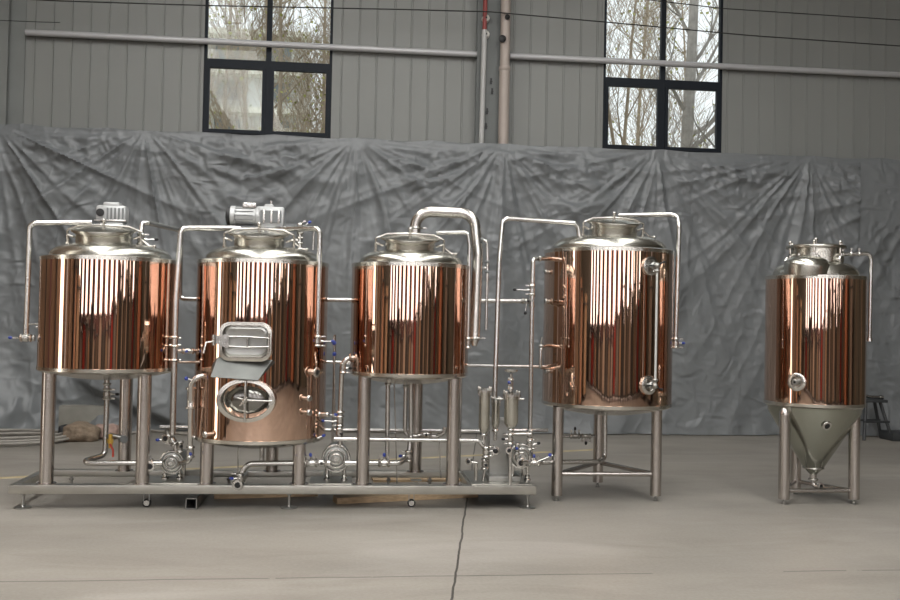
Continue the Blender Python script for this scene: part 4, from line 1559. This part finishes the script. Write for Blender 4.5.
f1, fx1, fz1 = housing('filter_housing', 'tall slim steel filter housing at the left of the filter cluster', 478.5, 489.5, 392, 429, 7.74, 446)
f2, fx2, fz2 = housing('filter_housing', 'shorter wider steel filter housing with a blue valve above its lid', 504, 518, 396, 424, 7.70, 436)
f3, fx3, fz3 = housing('filter_housing', 'small steel filter housing half hidden between the two front ones', 491.5, 499.5, 402, 425, 7.86, 440, .008)
valve(f2, at(510.5, 384, 7.70), UP, V((-.4, -1, .3)), knob='blue', hl=.012, r=.018)
m = MB(); m.cyl(at(510.5, 394, 7.70), at(511, 374, 7.70), .012); m.lathe([(.01, 0), (.05, .012), (.055, .02), (.055, .03), (.001, .036)], at(511, 373, 7.70), UP, 24)
m.build('inlet_pipe', 'bright', f2)
m = MB(); m.tube(pl([(519, 399), (524, 399)], 7.7), .009, 8); m.tube(pl([(503, 399), (497, 399)], 7.7), .009, 8); m.build('side_lug', 'bright', f2)
# stand pipe below filter 2
a = run('stand_pipe', 'upright steel pipe with open ports under the wider filter housing', [(510.5, 436, 7.70), (510, 487, 7.70)], 7.70, .014, .02)
valve(a, at(510.4, 439, 7.70), UP, LF, knob='black', hl=.01, r=.02)
m = MB().tube(pl([(512, 434), (531, 434)], 7.76), .014); m.build('cross_pipe', 'pipe', a)
port(a, at(509, 450.5, 7.64), FW, .024, 'outlet_port')
valve(a, at(517, 449, 7.72), UP, V((-.2, -1, .2)), knob='blue', hl=.01, r=.018)
# plate heat exchanger
hx = thing('heat_exchanger', 'grey steel plate heat exchanger block behind the filter housings', 'heat exchanger', (at(500, 450, 7.95).x, 7.98, SZ + .01))
p0, p1 = at(489.5, 462, 7.92), at(513, 420, 7.92)
m = MB().bbox((p0.x, 7.92, SZ + .03), (p1.x, 7.94, p1.z), .006); m.build('front_plate', 'dull', hx)
m = MB()
for k in range(14):
    m.bbox((p0.x + .02, 7.945 + k * .013, SZ + .06), (p1.x - .02, 7.953 + k * .013, p1.z - .03), .002)
m.build('plate_pack', 'steel', hx)
m = MB().bbox((p0.x, 8.135, SZ + .03), (p1.x, 8.155, p1.z), .006); m.build('rear_plate', 'dull', hx)
m = MB().bbox((p0.x - .02, 7.80, SZ + .009), (p1.x + .05, 8.16, SZ + .05), .004); m.build('base', 'dull', hx)
for k in ((p0.x + .015, .5), (p1.x - .015, .5)):
    MB().cyl((k[0], 7.90, SZ + .20), (k[0], 8.18, SZ + .20), .009, 10).build('tie_rod', 'pipe', hx)
port(hx, at(495.6, 451, 7.87), FW, .030, 'outlet_port')
port(hx, at(521, 463, 7.74), FW, .034, 'outlet_port')
# lever at left of filters
a = run('drain_pipe', 'short drain pipe with an open port at the left of the filter cluster', [(476, 462, 7.70), (476, 480, 7.72)], 7.72, .014, .02)
port(a, at(468.5, 461.5, 7.66), V((-.5, -1, 0)), .022, 'outlet_port')
m = MB().tube(pl([(470, 462), (477, 463)], 7.69), .011); m.build('cross_pipe', 'pipe', a)
# pump 3 piping
a = run('transfer_pipe', 'pipe and valves linking the right pump to the tall tank drain',
        [(522, 462, 7.72), (534, 463, 7.78), (541, 462.5, 8.0)], 7.75, .020, .03)
valve(a, at(534, 463, 7.76), V((1, 0, 0)), UP, knob='blue', hl=.01, r=.020)
m = MB().tube(pl([(534, 463), (553, 455)], 7.72), .005, 8); h_ = m.build('lever', 'pipe', a)
MB().ball(at(550, 455, 7.72), .016).build('grip', 'blue', h_)['label'] = 'blue grip'
a = run('riser_pipe', 'short upright pipe with stacked valves above the right pump', [(528, 458, 7.84), (530, 446, 7.86), (530, 434, 7.9)], 7.85, .019, .02)
valve(a, at(530, 435, 7.88), UP, V((-.3, -1, .2)), knob='black', hl=.01, r=.022)
valve(a, at(529.5, 445, 7.84), UP, V((1, 0, .2)), knob='black', hl=.03, r=.02)
# red-lever brass valve below tank 1
a = thing('ball_valve', 'brass ball valve with a red lever hanging below the leftmost tank', 'valve', tuple(at(110, 446, 7.86)))
m = MB(); m.cyl(at(110.5, 434, 7.88), at(110.5, 448, 7.88), .016, 14); m.cyl(at(110.5, 439, 7.88), at(110.5, 443, 7.88), .024, 6); m.build('brass_body', 'brass', a)
m = MB(); m.tube([at(110, 444, 7.85), at(113, 450, 7.84), at(113, 457, 7.84)], .008, 8); m.build('lever', 'red', a)['label'] = 'red lever'
m = MB().tube([at(106, 436, 7.93), at(111, 435, 7.90), at(124, 438, 7.90)], .016); m.build('hose_tail', 'dull', a)
m = MB().lathe([(.012, -.03), (.028, -.03), (.030, .03), (.012, .03)], at(123, 439, 7.90), V((.6, -1, 0)), 20); m.build('coupling', 'alud', a)

# ------------------------------------------------------------------ left floor clutter
def coil(cx, cy, n, r0_, label, z0=.02, r=.016, sx=1.35):
    pts = []
    for i in range(n * 36 + 1):
        t = i / 36 * 2 * math.pi
        f = i / (n * 36)
        rr = r0_ * (1 - .09 * f * n + .03 * math.sin(t * .7))
        pts.append(V((cx + sx * rr * math.cos(t), cy + rr * math.sin(t), z0 + .030 * (i // 36 if False else f * n) * .8)))
    return tag(MB().tube(pts, r, 8).build('hose', 'hose'), label, 'hose')


g = ground(8, 440)
coil(g.x, g.y - .1, 3, .62, 'grey hose coiled loosely on the floor at the left edge')
g = ground(0, 433)
coil(g.x + .55, 11.7, 2, .40, 'grey hose coil on the floor beside the leftmost tank leg', z0=.02)
# hose trailing behind tanks 1 and 2
pts = [ground(118, 437), ground(135, 434), ground(150, 432), ground(170, 434), ground(190, 436), ground(210, 434)]
out = []
for i in range(len(pts) - 1):
    for k in range(6):
        out.append(pts[i].lerp(pts[i + 1], k / 6) + V((0, 0, .02)))
tag(MB().tube(out, .017, 8).build('hose', 'hose'), 'pale hose trailing on the floor behind the first and second tanks', 'hose')


def blob(name, c, s, material, label, cat, sd=0, flat=.0, rot=0.0):
    bm = bmesh.new()
    bmesh.ops.create_icosphere(bm, subdivisions=4, radius=1)
    for v in bm.verts:
        n = v.co.normalized()
        k = 1 + .22 * noise.noise(n * 1.6 + V((sd, 0, 0))) + .10 * noise.noise(n * 4 + V((sd, 3, 0))) + .04 * noise.noise(n * 10)
        q = V((math.copysign(abs(n.x) ** .7, n.x), math.copysign(abs(n.y) ** .7, n.y), math.copysign(abs(n.z) ** .8, n.z))) * k
        v.co = V((q.x * s[0], q.y * s[1], max(q.z * s[2], -s[2] * .75)))
    m = MB()
    bm.verts.index_update()
    cs, sn = math.cos(rot), math.sin(rot)
    m.add([V((v.co.x * cs - v.co.y * sn, v.co.x * sn + v.co.y * cs, v.co.z + s[2] * .75)) + V(c) for v in bm.verts], [[v.index for v in f.verts] for f in bm.faces])
    bm.free()
    return tag(m.build(name, material, smooth=80), label, cat)


g = ground(78, 442)
blob('sack', (g.x, g.y + .1, 0), (.20, .15, .12), 'burlap', 'brown slumped sack on the floor behind the leftmost tank', 'sack', 1)
g = ground(103, 440)
blob('cloth_bundle', (g.x, g.y + .15, 0), (.16, .13, .10), 'pinkcloth', 'faded pinkish cloth bundle beside the brown sack', 'bundle', 5)
g = ground(61, 439)
blob('black_lump', (g.x, g.y + .12, 0), (.07, .09, .09), 'black', 'small black lump beside the brown sack', 'bag', 3)  # plain black lump at the tarp foot, no particular object
g = ground(76, 432)
m = MB().bbox((g.x - .22, g.y, 0), (g.x + .36, g.y + .3, .33), .01)
M['carton'] = mat('dull_carton', (.26, .25, .22), .8, var=(4, .15, ONE))
tag(m.build('carton', 'carton'), 'low dull grey carton behind the brown sack under the tarpaulin', 'box')

# dark work stand at the right edge
g = at(866, 436, 12.32); g.z = 0; h_ = at(887, 436, 12.32); h_.z = 0
zt_ = at(875, 402, g.y).z
st = thing('work_stand', 'dark metal work stand in the shade at the right edge', 'stand', ((g.x + h_.x) / 2, g.y + .2, 0))
for sx_, sy_ in ((-1, 0), (1, 0), (-1, 1), (1, 1)):
    bx_ = g.x - .03 if sx_ < 0 else h_.x + .08
    MB().tube([(bx_, g.y + .28 * sy_, 0), ((g.x + h_.x) / 2 + sx_ * .10, g.y + .10 + .14 * sy_, zt_)], .022, 8).build('leg', 'darkpaint', st)
MB().bbox(((g.x + h_.x) / 2 - .16, g.y, zt_ - .01), ((g.x + h_.x) / 2 + .16, g.y + .28, zt_ + .03), .01).build('top', 'darkpaint', st)
z = at(875, 422, g.y).z
MB().tube([(g.x - .01, g.y + .03, z), (h_.x + .05, g.y + .03, z)], .015, 8).build('rung', 'darkpaint', st)
MB().tube([(g.x - .01, g.y + .26, z), (h_.x + .05, g.y + .26, z)], .015, 8).build('rung', 'darkpaint', st)
a = thing('hose_fitting', 'bright steel pipe fitting lying on top of the dark work stand', 'fitting', ((g.x + h_.x) / 2, g.y + .1, zt_ + .03))
q = V(((g.x + h_.x) / 2, g.y + .10, zt_ + .058))
MB().tube([q + LF * .15 + UP * .03, q + LF * .06 + UP * .005, q + RT * .12], .022, 12).build('tube', 'pipe', a)
m = MB(); m.lathe([(.03, -.02), (.03, .02)], q + RT * .12, RT, 16); m.build('coupling', 'bright', a)
g = at(898, 437, 12.3)
tag(MB().bbox((g.x - .10, g.y - .05, 0), (g.x + .35, g.y + .3, .12), .02).build('crate', 'darkpaint'), 'low dark crate on the floor at the right edge', 'crate')

# ------------------------------------------------------------------ yard outside the windows
yd = MB().box((-60, YB + .5, -.3), (90, 120, -.02))
struct(yd.build('ground', 'yard', smooth=0))


def tree(name, x, y, h, label, seed, bark='bark', leaves=300, trunk=.10, lean=0.0, stems=1, twig=1.0, lsz=.04):
    rnd = random.Random(seed)
    m = MB()
    tips = []

    def rv(a, b=None):
        return rnd.uniform(-a, a) if b is None else rnd.uniform(a, b)

    def branch(p, d, L, r, k):
        n = 4
        pts = [p]
        q, dd = p, d
        for i in range(n):
            dd = (dd + V((rv(.22), rv(.22), rv(-.02, .16)))).normalized()
            q = q + dd * L / n
            pts.append(q)
        m.tube(pts, [max(r * (1 - .6 * i / n), .004) for i in range(n + 1)], 5 if k < 1 else 3, cap=False)
        tips.extend(pts[2:])
        if k >= 3:
            return
        for c_ in range((6, 5, 4)[k]):
            b = pts[1 + c_ % n].lerp(pts[min(1 + c_ % n + 1, n)], rnd.random())
            ax = V((rv(1), rv(1), rv(-.1, .5))).normalized()
            branch(b, (dd + ax * rv(.7, 1.2)).normalized(), L * rv(.42, .62), r * .5, k + 1)
    for s_ in range(stems):
        pts = [V((x + (s_ - (stems - 1) / 2) * .35, y + rv(.3), -.05))]
        dd = V((lean + rv(.05) * stems, 0, 1)).normalized()
        n = 12
        for i in range(n):
            dd = (dd + V((rv(.05), rv(.05), .05))).normalized()
            pts.append(pts[-1] + dd * h / n)
        m.tube(pts, [trunk * (1 - .75 * i / n) for i in range(n + 1)], 8, cap=False)
        for i in range(3, n + 1):
            for c_ in range(2 if stems == 1 else 1):
                a = rv(math.pi)
                d = V((math.cos(a), math.sin(a) * .6, rv(.5, 1.2))).normalized()
                branch(pts[i - 1].lerp(pts[i], rnd.random()), d, (h * .20) * (1.25 - .7 * i / n) * twig, trunk * .34 * (1.2 - .7 * i / n), 0 if twig > .7 else 1)
    t = thing(name, label, 'tree', (x, y, -.02), 'bare trees outside the windows')
    m.build('branches', bark, t)
    if leaves:
        l = MB()
        for i in range(leaves):
            p = rnd.choice(tips) + V([rv(.15) for _ in range(3)])
            u = V([rv(1) for _ in range(3)]).normalized() * lsz
            w = u.cross(V([rv(1) for _ in range(3)]).normalized())
            l.add([p - u, p + w, p + u, p - w], [(0, 1, 2, 3)])
        l.build('leaves', 'leaf', t, smooth=0)['kind'] = 'stuff'
    return t


def wx(px, Y):
    return at(px, 80, Y).x


tree('bare_tree', wx(219, 19), 19, 10, 'slender bare tree at the left of the left window', 11, leaves=500, trunk=.07, lean=.02)
tree('bare_tree', wx(252, 23.5), 23.5, 12, 'bare twiggy tree just left of the left window mullion', 12, leaves=600, trunk=.08)
tree('bare_tree', wx(296, 19), 19, 10, 'many-stemmed leafing tree in the right half of the left window', 13, leaves=700, trunk=.07, stems=4)
tree('bare_tree', wx(322, 27), 27, 13, 'distant bare tree at the right edge of the left window', 14, leaves=500, trunk=.09)
tree('bare_tree', wx(628, 19.5), 19.5, 11, 'many-stemmed twiggy tree in the left half of the right window', 21, leaves=400, trunk=.06, stems=3)
tree('bare_tree', wx(652, 27), 27, 13, 'distant bare tree behind the right window mullion', 22, leaves=300, trunk=.09)
tree('bare_tree', wx(670, 18), 18, 11, 'pale thick-trunked tree in the right half of the right window', 23, 'bark2', 200, .19, .01, twig=.65)
tree('bare_tree', wx(712, 23.5), 23.5, 12, 'thin forked bare tree at the right edge of the right window', 24, leaves=300, trunk=.06)


def building(name, label, x0, x1, y, h, floors):
    t = thing(name, label, 'building', ((x0 + x1) / 2, y + 5, -.02))
    MB().box((x0, y, -.02), (x1, y + 10, h)).build('wall', 'facade', t, smooth=0)
    fh = h / floors
    for k in range(floors):
        MB().box((x0 - .3, y - 1.0, k * fh + fh - .35), (x1 + .3, y, k * fh + fh)).build('balcony_slab', 'slab', t, smooth=0)
        n = int((x1 - x0) / 3)
        for i in range(n):
            xx_ = x0 + 1 + i * 3
            MB().box((xx_, y - .05, k * fh + .6), (xx_ + 1.6, y + .05, k * fh + fh - .6)).build('window', 'glassdark', t, smooth=0)
    return t


bx = at(215, 80, 60).x
building('apartment_block', 'pale apartment block with cream balcony bands seen through the left window', bx - 4, bx + 5.5, 60, 19, 8)
bx = at(300, 80, 55).x
building('apartment_block', 'lower pale building at the right of the left window', bx - 1, bx + 8, 47, 10.5, 4)
bx = at(625, 80, 70).x
building('apartment_block', 'far pale low building seen through the right window', bx - 6, bx + 6, 70, 13, 5)

# ------------------------------------------------------------------ workshop goods behind the viewpoint (mirrored in the shells)
grnd = random.Random(31)
goods = []
gx = -13.0
cols = [(.36, .29, .22), (.16, .12, .09), (.44, .35, .27), (.09, .08, .07), (.30, .22, .15), (.38, .32, .27), (.32, .04, .03), (.22, .19, .16), (.42, .27, .16), (.06, .055, .05)]
k = 0
while gx < 11.5:
    w_ = grnd.uniform(.55, 1.0)
    hh = grnd.uniform(1.1, 1.65) if gx < 3 else grnd.uniform(1.7, 2.5)
    goods.append((gx + w_ / 2, -3.0 - grnd.uniform(0, .8) + (.25 * max(0, gx - 4)), w_, .6, hh, cols[k % len(cols)]))
    gx += w_ + .08
    k += 1
goods += [(-7.5, 1.2, 1.2, 1.2, 1.9, (.30, .20, .12)), (-6.2, 3.6, 1.0, .8, 2.1, (.36, .20, .12)),
          (11.8, 0.5, 1.0, 1.4, 2.6, (.40, .15, .07)), (12.0, 3.4, .9, 1.2, 2.2, (.22, .17, .13))]
for i, (x, y, w, d, h, c_) in enumerate(goods):
    M['g%d' % i] = mat('shelf_goods_colour', c_, .6, var=(1.5, .35, (2, 2, .3)))
    t = thing('storage_rack', 'storage rack with stacked goods behind the viewpoint', 'rack', (x, y, 0), 'storage racks behind the viewpoint')
    m = MB()
    for sx_ in (-1, 1):
        for sy_ in (-1, 1):
            m.box((x + sx_ * w / 2 - .03, y + sy_ * d / 2 - .03, 0), (x + sx_ * w / 2 + .03, y + sy_ * d / 2 + .03, h + .1))
    m.build('rack_frame', 'darkpaint', t, smooth=0)
    m = MB()
    n = 1
    for k in range(n):
        z0_ = .12 + k * (h - .1) / n
        xx_ = x - w / 2 + .05
        while xx_ < x + w / 2 - .12:
            ww = random.uniform(.07, .20)
            m.box((xx_, y - d / 2 + .05, z0_), (min(xx_ + ww, x + w / 2 - .05), y + d / 2 - .05, z0_ + (h - .1) / n * random.uniform(.72, 1.12)))
            xx_ += ww + .02
    m.build('goods', 'g%d' % i, t, smooth=0)
    m = MB()
    for k in range(n + 1):
        m.box((x - w / 2, y - d / 2, .08 + k * (h - .1) / n), (x + w / 2, y + d / 2, .11 + k * (h - .1) / n))
    m.build('shelf', 'darkpaint', t, smooth=0)

# ------------------------------------------------------------------ world, colour management
w = bpy.data.worlds.new('overcast_sky')
scene.world = w
w.use_nodes = True
bg = w.node_tree.nodes['Background']
bg.inputs[0].default_value = (0.93, 0.96, 1.0, 1)
bg.inputs[1].default_value = 1.3
scene.view_settings.view_transform = 'Standard'
scene.view_settings.look = 'None'
scene.view_settings.gamma = 1
scene.view_settings.use_curve_mapping = False
scene.view_settings.exposure = 0.0
scene.cycles.use_denoising = True
scene.cycles.max_bounces = 8
scene.cycles.caustics_reflective = False
scene.cycles.caustics_refractive = False
scene.cycles.sample_clamp_indirect = 6
